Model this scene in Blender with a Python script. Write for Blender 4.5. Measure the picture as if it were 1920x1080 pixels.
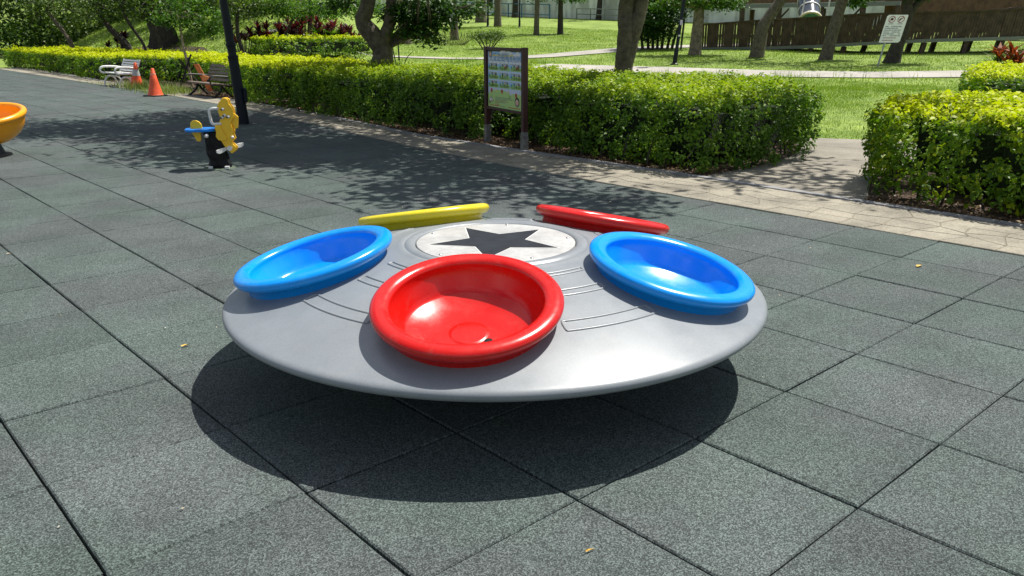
import bpy, math, random
import numpy as np
from mathutils import Vector, Matrix, noise
R = math.radians
random.seed(7); rng = np.random.default_rng(11)
for o in list(bpy.data.objects): bpy.data.objects.remove(o)
sc = bpy.context.scene
COL = sc.collection

# ------------------------------------------------------------------ camera
CAM = (-2.2404, -1.5322, 1.3782); YAW, PITCH, ROLL = 0.73048, 0.30164, -0.00171
cam_d = bpy.data.cameras.new('camera'); cam = bpy.data.objects.new('camera', cam_d); COL.objects.link(cam)
cam_d.sensor_fit = 'HORIZONTAL'; cam_d.sensor_width = 36; cam_d.lens = 1545 / 1920 * 36
cam_d.clip_start = .05; cam_d.clip_end = 900
cy, sy, cp, sp = math.cos(YAW), math.sin(YAW), math.cos(PITCH), math.sin(PITCH)
fw = Vector((sy * cp, cy * cp, -sp)); rt = Vector((cy, -sy, 0)); up = rt.cross(fw)
cr, sr = math.cos(ROLL), math.sin(ROLL)
r2 = rt * cr + up * sr; u2 = up * cr - rt * sr
cam.matrix_world = Matrix(((r2.x, u2.x, -fw.x, CAM[0]), (r2.y, u2.y, -fw.y, CAM[1]), (r2.z, u2.z, -fw.z, CAM[2]), (0, 0, 0, 1)))
sc.camera = cam
VIEW = Vector((sy, cy, 0)); SIDE = Vector((cy, -sy, 0))       # along the look and to its right, on the ground

# ------------------------------------------------------------------ sky, sun, exposure
SUN_AZ, SUN_EL = R(93), R(63)                                   # azimuth from +Y towards +X
w = bpy.data.worlds.new('World'); sc.world = w; w.use_nodes = True
wn, wl = w.node_tree.nodes, w.node_tree.links
wn.clear()
out = wn.new('ShaderNodeOutputWorld'); bg = wn.new('ShaderNodeBackground'); sky = wn.new('ShaderNodeTexSky')
sky.sky_type = 'NISHITA'; sky.sun_disc = False; sky.sun_elevation = SUN_EL; sky.sun_rotation = SUN_AZ
sky.air_density = 1.0; sky.dust_density = 1.5; sky.ozone_density = 1.0
tc = wn.new('ShaderNodeTexCoord'); mp = wn.new('ShaderNodeMapping'); mp.inputs['Scale'].default_value = (1, 1, 2.2)
cn = wn.new('ShaderNodeTexNoise'); cn.inputs['Scale'].default_value = 2.6; cn.inputs['Detail'].default_value = 7; cn.inputs['Roughness'].default_value = .6
cr_ = wn.new('ShaderNodeValToRGB'); cr_.color_ramp.elements[0].position = .47; cr_.color_ramp.elements[1].position = .66
cm = wn.new('ShaderNodeMixRGB'); cm.inputs['Color2'].default_value = (11.5, 11.8, 12.2, 1)
wl.new(tc.outputs['Generated'], mp.inputs['Vector']); wl.new(mp.outputs[0], cn.inputs['Vector']); wl.new(cn.outputs['Fac'], cr_.inputs['Fac'])
wl.new(cr_.outputs['Color'], cm.inputs['Fac']); wl.new(sky.outputs[0], cm.inputs['Color1']); wl.new(cm.outputs[0], bg.inputs['Color'])
bg.inputs['Strength'].default_value = .064
wl.new(bg.outputs[0], out.inputs['Surface'])
sd = bpy.data.lights.new('sun', 'SUN'); sd.energy = 5.0; sd.angle = R(.55); sd.color = (1, .955, .88)
sun = bpy.data.objects.new('sun', sd); COL.objects.link(sun)
sv = Vector((math.sin(SUN_AZ) * math.cos(SUN_EL), math.cos(SUN_AZ) * math.cos(SUN_EL), math.sin(SUN_EL)))
sun.rotation_euler = sv.to_track_quat('Z', 'Y').to_euler(); sun.location = sv * 30
vs = sc.view_settings; vs.view_transform = 'Standard'; vs.look = 'None'; vs.exposure = .42; vs.gamma = 1; vs.use_curve_mapping = False
sc.render.engine = 'CYCLES'
sc.cycles.max_bounces = 7; sc.cycles.transparent_max_bounces = 6; sc.cycles.sample_clamp_indirect = 6

# ------------------------------------------------------------------ helpers
def setp(b, **k):
    for n, v in k.items():
        b.inputs[n.replace('_', ' ')].default_value = v
def mat(name, col, rough=.6, var=0, vscale=3, bump=0, bscale=60, spec=.5, metal=0, col2=None, bdist=.01, detail=6, coat=0, objrand=0, speck=None, flat=False):
    m = bpy.data.materials.new(name); m.use_nodes = True
    n, l = m.node_tree.nodes, m.node_tree.links
    b = n['Principled BSDF']
    b.inputs['Base Color'].default_value = (*col, 1); b.inputs['Roughness'].default_value = rough
    b.inputs['Specular IOR Level'].default_value = spec; b.inputs['Metallic'].default_value = metal
    b.inputs['Coat Weight'].default_value = coat; b.inputs['Coat Roughness'].default_value = .08
    tc = n.new('ShaderNodeTexCoord'); geo = n.new('ShaderNodeNewGeometry')
    src = None
    if var or col2:
        t = n.new('ShaderNodeTexNoise'); t.inputs['Scale'].default_value = vscale; t.inputs['Detail'].default_value = detail; t.inputs['Roughness'].default_value = .62
        l.new(geo.outputs['Position'], t.inputs['Vector'])
        r = n.new('ShaderNodeValToRGB'); r.color_ramp.elements[0].position = .36; r.color_ramp.elements[1].position = .64
        c2 = col2 or tuple(min(1, c * (1 + var)) for c in col)
        c1 = col if col2 else tuple(c * (1 - var) for c in col)
        r.color_ramp.elements[0].color = (*c1, 1); r.color_ramp.elements[1].color = (*c2, 1)
        l.new(t.outputs['Fac'], r.inputs['Fac']); src = r.outputs['Color']
    if speck:
        sscale, sa, sb = speck
        t = n.new('ShaderNodeTexNoise'); t.noise_dimensions = '2D' if flat else '3D'; t.inputs['Scale'].default_value = sscale; t.inputs['Detail'].default_value = 2; t.inputs['Roughness'].default_value = .8
        l.new(geo.outputs['Position'], t.inputs['Vector'])
        mr = n.new('ShaderNodeMapRange'); mr.inputs['From Min'].default_value = .42 if flat else .35; mr.inputs['From Max'].default_value = .58 if flat else .65
        mr.inputs['To Min'].default_value = max(.05, sa); mr.inputs['To Max'].default_value = sb
        l.new(t.outputs['Fac'], mr.inputs['Value'])
        mx = n.new('ShaderNodeMixRGB'); mx.blend_type = 'MULTIPLY'; mx.inputs['Fac'].default_value = 1
        if src: l.new(src, mx.inputs['Color1'])
        else: mx.inputs['Color1'].default_value = (*col, 1)
        l.new(mr.outputs[0], mx.inputs['Color2']); src = mx.outputs[0]
    if objrand:
        oi = n.new('ShaderNodeObjectInfo'); mr = n.new('ShaderNodeMapRange')
        mr.inputs['To Min'].default_value = 1 - objrand; mr.inputs['To Max'].default_value = 1 + objrand
        l.new(oi.outputs['Random'], mr.inputs['Value'])
        mx = n.new('ShaderNodeMixRGB'); mx.blend_type = 'MULTIPLY'; mx.inputs['Fac'].default_value = 1
        if src: l.new(src, mx.inputs['Color1'])
        else: mx.inputs['Color1'].default_value = (*col, 1)
        l.new(mr.outputs[0], mx.inputs['Color2']); src = mx.outputs[0]
    if src: l.new(src, b.inputs['Base Color'])
    if bump:
        t = n.new('ShaderNodeTexNoise'); t.noise_dimensions = '2D' if flat else '3D'; t.inputs['Scale'].default_value = bscale; t.inputs['Detail'].default_value = 4
        l.new(geo.outputs['Position'], t.inputs['Vector'])
        bp = n.new('ShaderNodeBump'); bp.inputs['Strength'].default_value = bump; bp.inputs['Distance'].default_value = bdist
        l.new(t.outputs['Fac'], bp.inputs['Height']); l.new(bp.outputs[0], b.inputs['Normal'])
    return m
def leafmat(name, dark, mid, bright, trans=.35, rough=.42, tmul=(1.1, 1.25, .35)):
    m = bpy.data.materials.new(name); m.use_nodes = True
    n, l = m.node_tree.nodes, m.node_tree.links
    b = n['Principled BSDF']; o = n['Material Output']
    a = n.new('ShaderNodeAttribute'); a.attribute_name = 'tint'
    r = n.new('ShaderNodeValToRGB'); e = r.color_ramp.elements
    e[0].color = (*dark, 1); e[1].color = (*bright, 1); k = e.new(.5); k.color = (*mid, 1)
    l.new(a.outputs['Fac'], r.inputs['Fac']); l.new(r.outputs[0], b.inputs['Base Color'])
    b.inputs['Roughness'].default_value = rough + .08; b.inputs['Specular IOR Level'].default_value = .25
    t = n.new('ShaderNodeBsdfTranslucent'); mx = n.new('ShaderNodeMixShader'); mx.inputs['Fac'].default_value = trans
    mu = n.new('ShaderNodeMixRGB'); mu.blend_type = 'MULTIPLY'; mu.inputs['Fac'].default_value = 1; mu.inputs['Color2'].default_value = (*tmul, 1)
    l.new(r.outputs[0], mu.inputs['Color1']); l.new(mu.outputs[0], t.inputs['Color'])
    l.new(b.outputs[0], mx.inputs[1]); l.new(t.outputs[0], mx.inputs[2]); l.new(mx.outputs[0], o.inputs['Surface'])
    return m

class MB:
    """collects vertices and faces"""
    def __init__(s): s.v = []; s.f = []
    def add(s, v, f):
        k = len(s.v); s.v += [tuple(x) for x in v]; s.f += [tuple(i + k for i in q) for q in f]; return s
    def box(s, c, size, M=None, taper=1):
        x, y, z = (q / 2 for q in size); v = []
        for dz in (-1, 1):
            t = taper if dz > 0 else 1
            for dx, dy in ((-1, -1), (1, -1), (1, 1), (-1, 1)): v.append(Vector((dx * x * t, dy * y * t, dz * z)))
        if M is not None: v = [M @ q for q in v]
        v = [q + Vector(c) for q in v]
        return s.add(v, [(0, 3, 2, 1), (4, 5, 6, 7), (0, 1, 5, 4), (1, 2, 6, 5), (2, 3, 7, 6), (3, 0, 4, 7)])
    def tube(s, pts, rad, n=8, cap=True):
        pts = [Vector(p) for p in pts]
        if not hasattr(rad, '__len__'): rad = [rad] * len(pts)
        k = len(s.v); ref = None
        for i, p in enumerate(pts):
            d = (pts[min(i + 1, len(pts) - 1)] - pts[max(i - 1, 0)])
            d = d.normalized() if d.length > 1e-9 else Vector((0, 0, 1))
            if ref is None: ref = Vector((1, 0, 0)) if abs(d.x) < .8 else Vector((0, 1, 0))
            a = (ref - d * ref.dot(d)).normalized(); b = d.cross(a); ref = a
            for j in range(n):
                t = 2 * math.pi * j / n; s.v.append(tuple(p + (a * math.cos(t) + b * math.sin(t)) * rad[i]))
        for i in range(len(pts) - 1):
            for j in range(n):
                j2 = (j + 1) % n; s.f.append((k + i * n + j, k + i * n + j2, k + (i + 1) * n + j2, k + (i + 1) * n + j))
        if cap:
            s.f.append(tuple(k + j for j in reversed(range(n)))); e = k + (len(pts) - 1) * n; s.f.append(tuple(e + j for j in range(n)))
        return s
    def lathe(s, prof, n=48, M=None, close=False):
        k = len(s.v); m = len(prof)
        for r, z in prof:
            for j in range(n):
                t = 2 * math.pi * j / n; q = Vector((r * math.cos(t), r * math.sin(t), z))
                s.v.append(tuple(M @ q if M is not None else q))
        for i in range(m - 1):
            for j in range(n):
                j2 = (j + 1) % n; s.f.append((k + i * n + j, k + i * n + j2, k + (i + 1) * n + j2, k + (i + 1) * n + j))
        return s
    def prism(s, pts, M, th):
        """outline in local x,y; thickness th along local z, then M"""
        n = len(pts); k = len(s.v)
        for z in (0, th):
            for x, y in pts: s.v.append(tuple(M @ Vector((x, y, z))))
        s.f.append(tuple(k + i for i in reversed(range(n)))); s.f.append(tuple(k + n + i for i in range(n)))
        for i in range(n):
            j = (i + 1) % n; s.f.append((k + i, k + j, k + n + j, k + n + i))
        return s
    def mesh(s, name, m=None, smooth=False):
        me = bpy.data.meshes.new(name); me.from_pydata(s.v, [], s.f); me.update()
        if m: me.materials.append(m)
        if smooth: me.polygons.foreach_set('use_smooth', [True] * len(me.polygons))
        return me
    def build(s, name, m, parent=None, smooth=False, bevel=0, sub=0, angle=None):
        me = s.mesh(name, m, smooth)
        o = bpy.data.objects.new(name, me); COL.objects.link(o)
        if parent is not None: o.parent = parent
        if bevel:
            b = o.modifiers.new('b', 'BEVEL'); b.width = bevel; b.segments = 2; b.limit_method = 'ANGLE'
        if smooth and angle:
            b = o.modifiers.new('e', 'EDGE_SPLIT'); b.split_angle = R(angle)
        return o
def tag(o, label=None, cat=None, group=None, kind=None):
    if label: o['label'] = label
    if cat: o['category'] = cat
    if group: o['group'] = group
    if kind: o['kind'] = kind
    return o
def empty(name, loc, rz=0):
    e = bpy.data.objects.new(name, None); e.location = loc; e.rotation_euler[2] = rz; e.empty_display_size = .1; COL.objects.link(e); return e
def linkc(name, me, parent, loc=(0, 0, 0), rot=(0, 0, 0), scale=None):
    o = bpy.data.objects.new(name, me); o.location = loc; o.rotation_euler = rot
    if scale: o.scale = scale
    o.parent = parent; COL.objects.link(o); return o
def ss(a, b, x):
    t = np.clip((x - a) / (b - a), 0, 1); return t * t * (3 - 2 * t)
def GZ(x, y):
    """height of the terrain"""
    dx, dy = x - CAM[0], y - CAM[1]; D = np.hypot(dx, dy); a = np.degrees(np.arctan2(dx, dy))
    l = ss(24, 33, a)
    zr = .05 * np.maximum(0, D - 24) ** 2 / (np.maximum(0, D - 24) + 3)
    u = np.maximum(0, x - 9.3); zl = np.minimum(.45 * u * u / (u + 1.5), 9) * ss(8, 16, y)
    f = 1 - ss(120, 170, np.abs(a - 40))
    return -.03 + np.where(a < -60, 0, (zr * l + zl * (1 - l))) * f
def gz(x, y): return float(GZ(np.array(x, float), np.array(y, float)))
def unit(a): return a / np.maximum(np.linalg.norm(a, axis=1, keepdims=True), 1e-9)
def leaf_mesh(name, C, N, L, W, tint, m, parent=None, fold=.12):
    n = len(C); t = unit(np.cross(N, rng.normal(size=(n, 3)))); b = np.cross(N, t)
    L = np.broadcast_to(L, (n,))[:, None]; W = np.broadcast_to(W, (n,))[:, None]
    f = N * L * fold
    V = np.stack([C - t * L / 2, C + b * W / 2 + f - t * L * .06, C + t * L / 2 - f * .6, C - b * W / 2 + f - t * L * .06], 1).reshape(-1, 3)
    me = bpy.data.meshes.new(name); me.vertices.add(4 * n); me.vertices.foreach_set('co', V.astype(np.float32).ravel())
    me.loops.add(4 * n); me.loops.foreach_set('vertex_index', np.arange(4 * n, dtype=np.int32))
    me.polygons.add(n); me.polygons.foreach_set('loop_start', np.arange(0, 4 * n, 4, dtype=np.int32))
    me.polygons.foreach_set('loop_total', np.full(n, 4, dtype=np.int32))
    me.update(calc_edges=True)
    at = me.attributes.new('tint', 'FLOAT', 'FACE'); at.data.foreach_set('value', np.clip(tint, 0, 1).astype(np.float32))
    me.materials.append(m)
    o = bpy.data.objects.new(name, me); COL.objects.link(o)
    if parent is not None: o.parent = parent
    return o
def blade_mesh(name, P, H, Wd, tint, m, parent=None, lean=.5):
    n = len(P); a = rng.uniform(0, 2 * np.pi, n); d = np.stack([np.cos(a), np.sin(a), 0 * a], 1); e = np.stack([-np.sin(a), np.cos(a), 0 * a], 1)
    H = np.broadcast_to(H, (n,))[:, None]; Wd = np.broadcast_to(Wd, (n,))[:, None]
    tip = P + np.array([0, 0, 1]) * H + e * H * rng.normal(0, lean, (n, 1))
    V = np.stack([P - d * Wd / 2, P + d * Wd / 2, tip], 1).reshape(-1, 3)
    me = bpy.data.meshes.new(name); me.vertices.add(3 * n); me.vertices.foreach_set('co', V.astype(np.float32).ravel())
    me.loops.add(3 * n); me.loops.foreach_set('vertex_index', np.arange(3 * n, dtype=np.int32))
    me.polygons.add(n); me.polygons.foreach_set('loop_start', np.arange(0, 3 * n, 3, dtype=np.int32))
    me.polygons.foreach_set('loop_total', np.full(n, 3, dtype=np.int32))
    me.update(calc_edges=True)
    at = me.attributes.new('tint', 'FLOAT', 'FACE'); at.data.foreach_set('value', np.clip(tint, 0, 1).astype(np.float32))
    me.materials.append(m)
    o = bpy.data.objects.new(name, me); COL.objects.link(o)
    if parent is not None: o.parent = parent
    return o
def inpoly(x, y, poly):
    r = np.zeros(len(x), bool); n = len(poly)
    for i in range(n):
        x1, y1 = poly[i]; x2, y2 = poly[(i + 1) % n]
        c = ((y1 > y) != (y2 > y)) & (x < (x2 - x1) * (y - y1) / (y2 - y1 + 1e-12) + x1); r ^= c
    return r
def edgedist(x, y, poly):
    d = np.full(len(x), 1e9)
    for i in range(len(poly)):
        a = np.array(poly[i]); b = np.array(poly[(i + 1) % len(poly)]); ab = b - a
        t = np.clip(((x - a[0]) * ab[0] + (y - a[1]) * ab[1]) / (ab @ ab), 0, 1)
        d = np.minimum(d, np.hypot(x - a[0] - t * ab[0], y - a[1] - t * ab[1]))
    return d
def vnoise(x, y, s, seed=0):
    """smooth value noise for numpy arrays, about -1..1"""
    r = np.random.default_rng(1000 + seed); t = r.uniform(-1, 1, (64, 64))
    u, v = x / s, y / s; i, j = np.floor(u).astype(int), np.floor(v).astype(int); fu, fv = u - i, v - j
    fu, fv = fu * fu * (3 - 2 * fu), fv * fv * (3 - 2 * fv)
    g = lambda a, b: t[a % 64, b % 64]
    return (g(i, j) * (1 - fu) + g(i + 1, j) * fu) * (1 - fv) + (g(i, j + 1) * (1 - fu) + g(i + 1, j + 1) * fu) * fv

# ------------------------------------------------------------------ materials
M = {}
M['rubber'] = mat('rubber', (.063, .077, .073), .92, var=.15, vscale=1.5, spec=.25, objrand=.09, detail=7, flat=True)
def granules(m, scale, lo, hi):
    """rubber crumb: every granule a cell with its own tone"""
    n, l = m.node_tree.nodes, m.node_tree.links; b = n['Principled BSDF']
    geo = n.new('ShaderNodeNewGeometry'); v = n.new('ShaderNodeTexVoronoi'); v.voronoi_dimensions = '2D'; v.inputs['Scale'].default_value = scale
    l.new(geo.outputs['Position'], v.inputs['Vector'])
    sp = n.new('ShaderNodeSeparateColor'); l.new(v.outputs['Color'], sp.inputs['Color'])
    pw = n.new('ShaderNodeMath'); pw.operation = 'POWER'; pw.inputs[1].default_value = 1.9; l.new(sp.outputs[0], pw.inputs[0])
    mr = n.new('ShaderNodeMapRange'); mr.inputs['To Min'].default_value = lo; mr.inputs['To Max'].default_value = hi; l.new(pw.outputs[0], mr.inputs['Value'])
    tn = n.new('ShaderNodeMixRGB'); tn.inputs['Color1'].default_value = (.955, 1.02, .99, 1); tn.inputs['Color2'].default_value = (1.035, .995, 1.03, 1)
    t = n.new('ShaderNodeTexNoise'); t.noise_dimensions = '2D'; t.inputs['Scale'].default_value = 1.1; t.inputs['Detail'].default_value = 6; l.new(geo.outputs['Position'], t.inputs['Vector'])
    r = n.new('ShaderNodeValToRGB'); r.color_ramp.elements[0].position = .42; r.color_ramp.elements[1].position = .6; l.new(t.outputs['Fac'], r.inputs['Fac']); l.new(r.outputs[0], tn.inputs['Fac'])
    src = b.inputs['Base Color'].links[0].from_socket
    m1 = n.new('ShaderNodeMixRGB'); m1.blend_type = 'MULTIPLY'; m1.inputs['Fac'].default_value = 1; l.new(src, m1.inputs['Color1']); l.new(mr.outputs[0], m1.inputs['Color2'])
    m2 = n.new('ShaderNodeMixRGB'); m2.blend_type = 'MULTIPLY'; m2.inputs['Fac'].default_value = 1; l.new(m1.outputs[0], m2.inputs['Color1']); l.new(tn.outputs[0], m2.inputs['Color2'])
    l.new(m2.outputs[0], b.inputs['Base Color'])
    bp = n.new('ShaderNodeBump'); bp.inputs['Strength'].default_value = .35; bp.inputs['Distance'].default_value = .0015; l.new(sp.outputs[1], bp.inputs['Height']); l.new(bp.outputs[0], b.inputs['Normal'])
granules(M['rubber'], 290, .52, 2.45)
M['base'] = mat('dark_base', (.008, .009, .009), .95)
M['pave'] = mat('stamped_concrete', (.25, .228, .178), .85, var=.25, vscale=2.2, bump=.5, bscale=45, bdist=.006, objrand=.06, speck=(70, .78, 1.2))
M['pave2'] = mat('brushed_concrete', (.225, .205, .165), .85, var=.18, vscale=1.6, bump=.35, bscale=60, bdist=.004, objrand=.05, speck=(60, .8, 1.18))
M['pave_far'] = mat('pale_concrete', (.36, .34, .3), .85, var=.14, vscale=.8)
M['curb'] = mat('curb_stone', (.23, .23, .235), .8, var=.2, vscale=9, bump=.3, bscale=80, objrand=.1)
M['soil'] = mat('soil', (.07, .045, .03), .95, var=.5, vscale=8, bump=1, bscale=40, bdist=.03)
M['lawn'] = mat('lawn', (.125, .20, .022), .9, col2=(.24, .33, .05), vscale=.8, bump=1, bscale=14, bdist=.05, detail=9, speck=(9, .72, 1.28))
M['grey'] = mat('grey_plastic', (.225, .248, .268), .37, spec=.6, var=.06, vscale=5, bump=.12, bscale=420, bdist=.002, detail=8, speck=(160, .93, 1.06))
def add_wear(m, r0, r1, scale, dirt=None):
    n, l = m.node_tree.nodes, m.node_tree.links; b = n['Principled BSDF']
    geo = n.new('ShaderNodeNewGeometry'); t = n.new('ShaderNodeTexNoise'); t.inputs['Scale'].default_value = scale; t.inputs['Detail'].default_value = 9; t.inputs['Roughness'].default_value = .7
    l.new(geo.outputs['Position'], t.inputs['Vector']); mr = n.new('ShaderNodeMapRange'); mr.inputs['From Min'].default_value = .35; mr.inputs['From Max'].default_value = .65
    mr.inputs['To Min'].default_value = r0; mr.inputs['To Max'].default_value = r1; l.new(t.outputs['Fac'], mr.inputs['Value']); l.new(mr.outputs[0], b.inputs['Roughness'])
    if dirt:
        t2 = n.new('ShaderNodeTexNoise'); t2.inputs['Scale'].default_value = scale * 2.3; t2.inputs['Detail'].default_value = 10; t2.inputs['Distortion'].default_value = 1.5; l.new(geo.outputs['Position'], t2.inputs['Vector'])
        r = n.new('ShaderNodeValToRGB'); r.color_ramp.elements[0].position = .56; r.color_ramp.elements[1].position = .74; l.new(t2.outputs['Fac'], r.inputs['Fac'])
        mf = n.new('ShaderNodeMath'); mf.operation = 'MULTIPLY'; mf.inputs[1].default_value = dirt[3]; l.new(r.outputs[0], mf.inputs[0])
        mx = n.new('ShaderNodeMixRGB'); mx.inputs['Color2'].default_value = (*dirt[:3], 1); l.new(mf.outputs[0], mx.inputs['Fac'])
        src = b.inputs['Base Color'].links[0].from_socket; l.new(src, mx.inputs['Color1']); l.new(mx.outputs[0], b.inputs['Base Color'])
add_wear(M['grey'], .31, .44, 4, (.32, .31, .28, .14))
M['plate'] = mat('white_plate', (.44, .44, .43), .45, var=.14, vscale=9, speck=(40, .92, 1.06))
M['star'] = mat('charcoal_print', (.017, .020, .027), .6, spec=.2, var=.25, vscale=14)
M['steel'] = mat('steel', (.5, .5, .5), .35, metal=1)
M['red'] = mat('red_plastic', (.58, .008, .005), .24, var=.05, vscale=2, bump=.03, bscale=30, bdist=.004)
M['blue'] = mat('blue_plastic', (.0, .285, .86), .2, var=.05, vscale=2, bump=.03, bscale=30, bdist=.004)
M['yellow'] = mat('yellow_plastic', (.72, .60, .02), .26, var=.04, vscale=2)
add_wear(M['red'], .17, .34, 7, (.45, .10, .08, .22)); add_wear(M['blue'], .15, .32, 7, (.10, .42, .75, .14)); add_wear(M['yellow'], .2, .36, 7, (.5, .42, .12, .3))
M['orange'] = mat('orange_plastic', (.90, .37, .008), .3, var=.05, vscale=3)
M['toyyellow'] = mat('toy_yellow', (.92, .56, .03), .38, var=.05, vscale=8)
M['toyblue'] = mat('toy_blue', (.0, .2, .7), .35)
M['black'] = mat('black_plastic', (.012, .012, .013), .45)
M['bag'] = mat('black_sleeve', (.006, .006, .007), .55, spec=.25, bump=.5, bscale=18, bdist=.03)
M['white'] = mat('white_paint', (.72, .72, .7), .45, var=.05, vscale=8)
M['navy'] = mat('dark_post_paint', (.005, .009, .015), .5, spec=.3, var=.2, vscale=6)
M['conec'] = mat('cone_orange', (.80, .105, .03), .5, var=.12, vscale=14)
M['brownwood'] = mat('brown_composite', (.15, .115, .09), .6, var=.15, vscale=12, objrand=.12)
M['iron'] = mat('dark_iron', (.012, .013, .014), .45)
M['signbrown'] = mat('sign_brown', (.055, .018, .016), .5, var=.25, vscale=10)
M['cement'] = mat('cement', (.17, .165, .15), .9, var=.3, vscale=20)
M['bark'] = mat('bark', (.12, .10, .075), .95, var=.35, vscale=10, bump=1, bscale=26, bdist=.03)
M['barkd'] = mat('bark_dark', (.05, .042, .034), .95, var=.35, vscale=9, bump=1, bscale=22, bdist=.03)
M['barkp'] = mat('bark_pale', (.2, .165, .12), .95, var=.4, vscale=7, bump=1, bscale=20, bdist=.03)
M['panelw'] = mat('white_panel', (.86, .87, .88), .5)
M['stake'] = mat('pale_stake', (.34, .27, .19), .8, var=.2, vscale=15)
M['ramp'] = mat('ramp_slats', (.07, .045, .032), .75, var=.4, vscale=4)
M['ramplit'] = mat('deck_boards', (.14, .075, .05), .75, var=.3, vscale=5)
M['beam'] = mat('grey_beam', (.19, .20, .20), .6)
M['wall'] = mat('whitewashed_wall', (.74, .75, .76), .85, var=.16, vscale=.7)
M['railblue'] = mat('railing_blue', (.05, .13, .24), .5)
M['glassy'] = mat('tube_slide_skin', (.06, .075, .10), .2)
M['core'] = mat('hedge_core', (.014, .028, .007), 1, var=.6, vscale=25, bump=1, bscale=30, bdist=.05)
M['twig'] = mat('twig', (.10, .075, .05), .9)
M['litter'] = leafmat('litter', (.05, .028, .016), (.12, .07, .035), (.26, .18, .09), trans=.1, tmul=(1, .8, .5))
M['hedge'] = leafmat('hedge_leaf', (.045, .115, .012), (.125, .24, .018), (.37, .46, .012), trans=.36)
M['hedge_y'] = leafmat('hedge_leaf_yellow', (.06, .14, .012), (.135, .245, .012), (.58, .62, .010), trans=.38)
M['leafA'] = leafmat('dark_tree_leaf', (.012, .042, .008), (.034, .095, .014), (.12, .22, .03), trans=.25)
M['leafL'] = leafmat('light_tree_leaf', (.03, .085, .012), (.075, .17, .02), (.20, .30, .05), trans=.35)
M['leafO'] = leafmat('olive_tree_leaf', (.022, .05, .012), (.06, .11, .02), (.17, .23, .05), trans=.3, rough=.35)
M['leafR'] = leafmat('dark_red_leaf', (.018, .006, .010), (.06, .014, .022), (.20, .035, .04), trans=.25, tmul=(1.2, .6, .6))
M['leafRO'] = leafmat('rust_leaf', (.06, .02, .008), (.2, .05, .015), (.4, .12, .03), trans=.25, tmul=(1.2, .6, .6))
M['grass'] = leafmat('grass_blade', (.10, .18, .015), (.20, .31, .03), (.34, .43, .07), trans=.3, rough=.6)
M['weed'] = leafmat('weed_blade', (.09, .14, .03), (.17, .23, .06), (.36, .38, .15), trans=.3, rough=.6)
M['yleaf'] = mat('fallen_leaf_yellow', (.62, .40, .06), .6)
M['bleaf'] = mat('fallen_leaf_pale', (.5, .42, .3), .7)

# ------------------------------------------------------------------ ground and terrain
def build_ground():
    rad = [0, .8, 1.6, 2.5, 4, 6] + list(np.arange(8, 40, 1.)) + list(np.arange(40, 100, 2.)) + [110, 130, 160, 200, 260, 340, 450]
    na = 240; v = [(CAM[0], CAM[1], gz(CAM[0], CAM[1]) - .03)]; f = []
    for r in rad[1:]:
        a = np.linspace(0, 2 * np.pi, na, endpoint=False); x = CAM[0] + r * np.sin(a); y = CAM[1] + r * np.cos(a)
        z = GZ(x, y); z = np.where(r > 230, np.minimum(z, 8), z)
        z = z - .03 * (r < 7)
        v += list(zip(x.tolist(), y.tolist(), z.tolist()))
    for j in range(na): f.append((0, 1 + (j + 1) % na, 1 + j))
    for i in range(len(rad) - 2):
        for j in range(na):
            j2 = (j + 1) % na; a, b = 1 + i * na, 1 + (i + 1) * na; f.append((a + j, a + j2, b + j2, b + j))
    m = MB(); m.v = v; m.f = f
    tag(m.build('ground', M['lawn'], smooth=True), kind='structure')
build_ground()

EDGE = [(-6, 3.6), (.1, 3.6), (2.86, 3.6), (5.0, 3.63), (7.5, 3.82), (13, 4.5), (19, 4.86), (26.6, 4.94), (34.8, 5.08), (40, 5.2)]
CURB = [(-6, 4.42), (.3, 4.46), (3.3, 4.5), (5.66, 4.46), (8.14, 4.5), (11.6, 5.0), (15.1, 5.25), (18.1, 5.1), (22, 5.2), (32, 5.9), (40, 5.9)]
edge_x = lambda y: float(np.interp(y, [e[0] for e in EDGE], [e[1] for e in EDGE]))
curb_x = lambda y: float(np.interp(y, [e[0] for e in CURB], [e[1] for e in CURB]))

def to_px(x, y, z=0):
    d = Vector((x, y, z)) - Vector(CAM); w_ = d.dot(fw)
    if w_ < .1: return None
    return 960 + 1545 * d.dot(r2) / w_, 540 - 1545 * d.dot(u2) / w_
mat_root = empty('playground_mat', (0, 0, 0)); tag(mat_root, kind='structure')
def tile_mesh(sx, sy, c=.005, h=.05):
    m = MB(); x, y = sx / 2, sy / 2
    ring = lambda x, y, z: [(-x, -y, z), (x, -y, z), (x, y, z), (-x, y, z)]
    v = ring(x, y, -h) + ring(x, y, -c) + ring(x - c, y - c, 0)
    f = [(8, 9, 10, 11)]
    for k in (0, 4):
        for j in range(4): f.append((k + j, k + (j + 1) % 4, k + 4 + (j + 1) % 4, k + 4 + j))
    return m.add(v, f)
cells = []
for i in range(-18, 9):
    for j in range(-8, 66):
        x, y = (i + .5) * .6, (j + .5) * .6
        if x - .3 > edge_x(y) - .02: continue
        q = to_px(x, y); vis = q and -60 < q[0] < 1980 and 100 < q[1] < 1180
        cells.append((not vis, math.hypot(x - CAM[0], y - CAM[1]), x, y))
cells.sort()
tm = tile_mesh(.5915, .5950).mesh('rubber_tile', M['rubber'])
rest = MB(); pt = tile_mesh(.5915, .5950)
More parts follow.
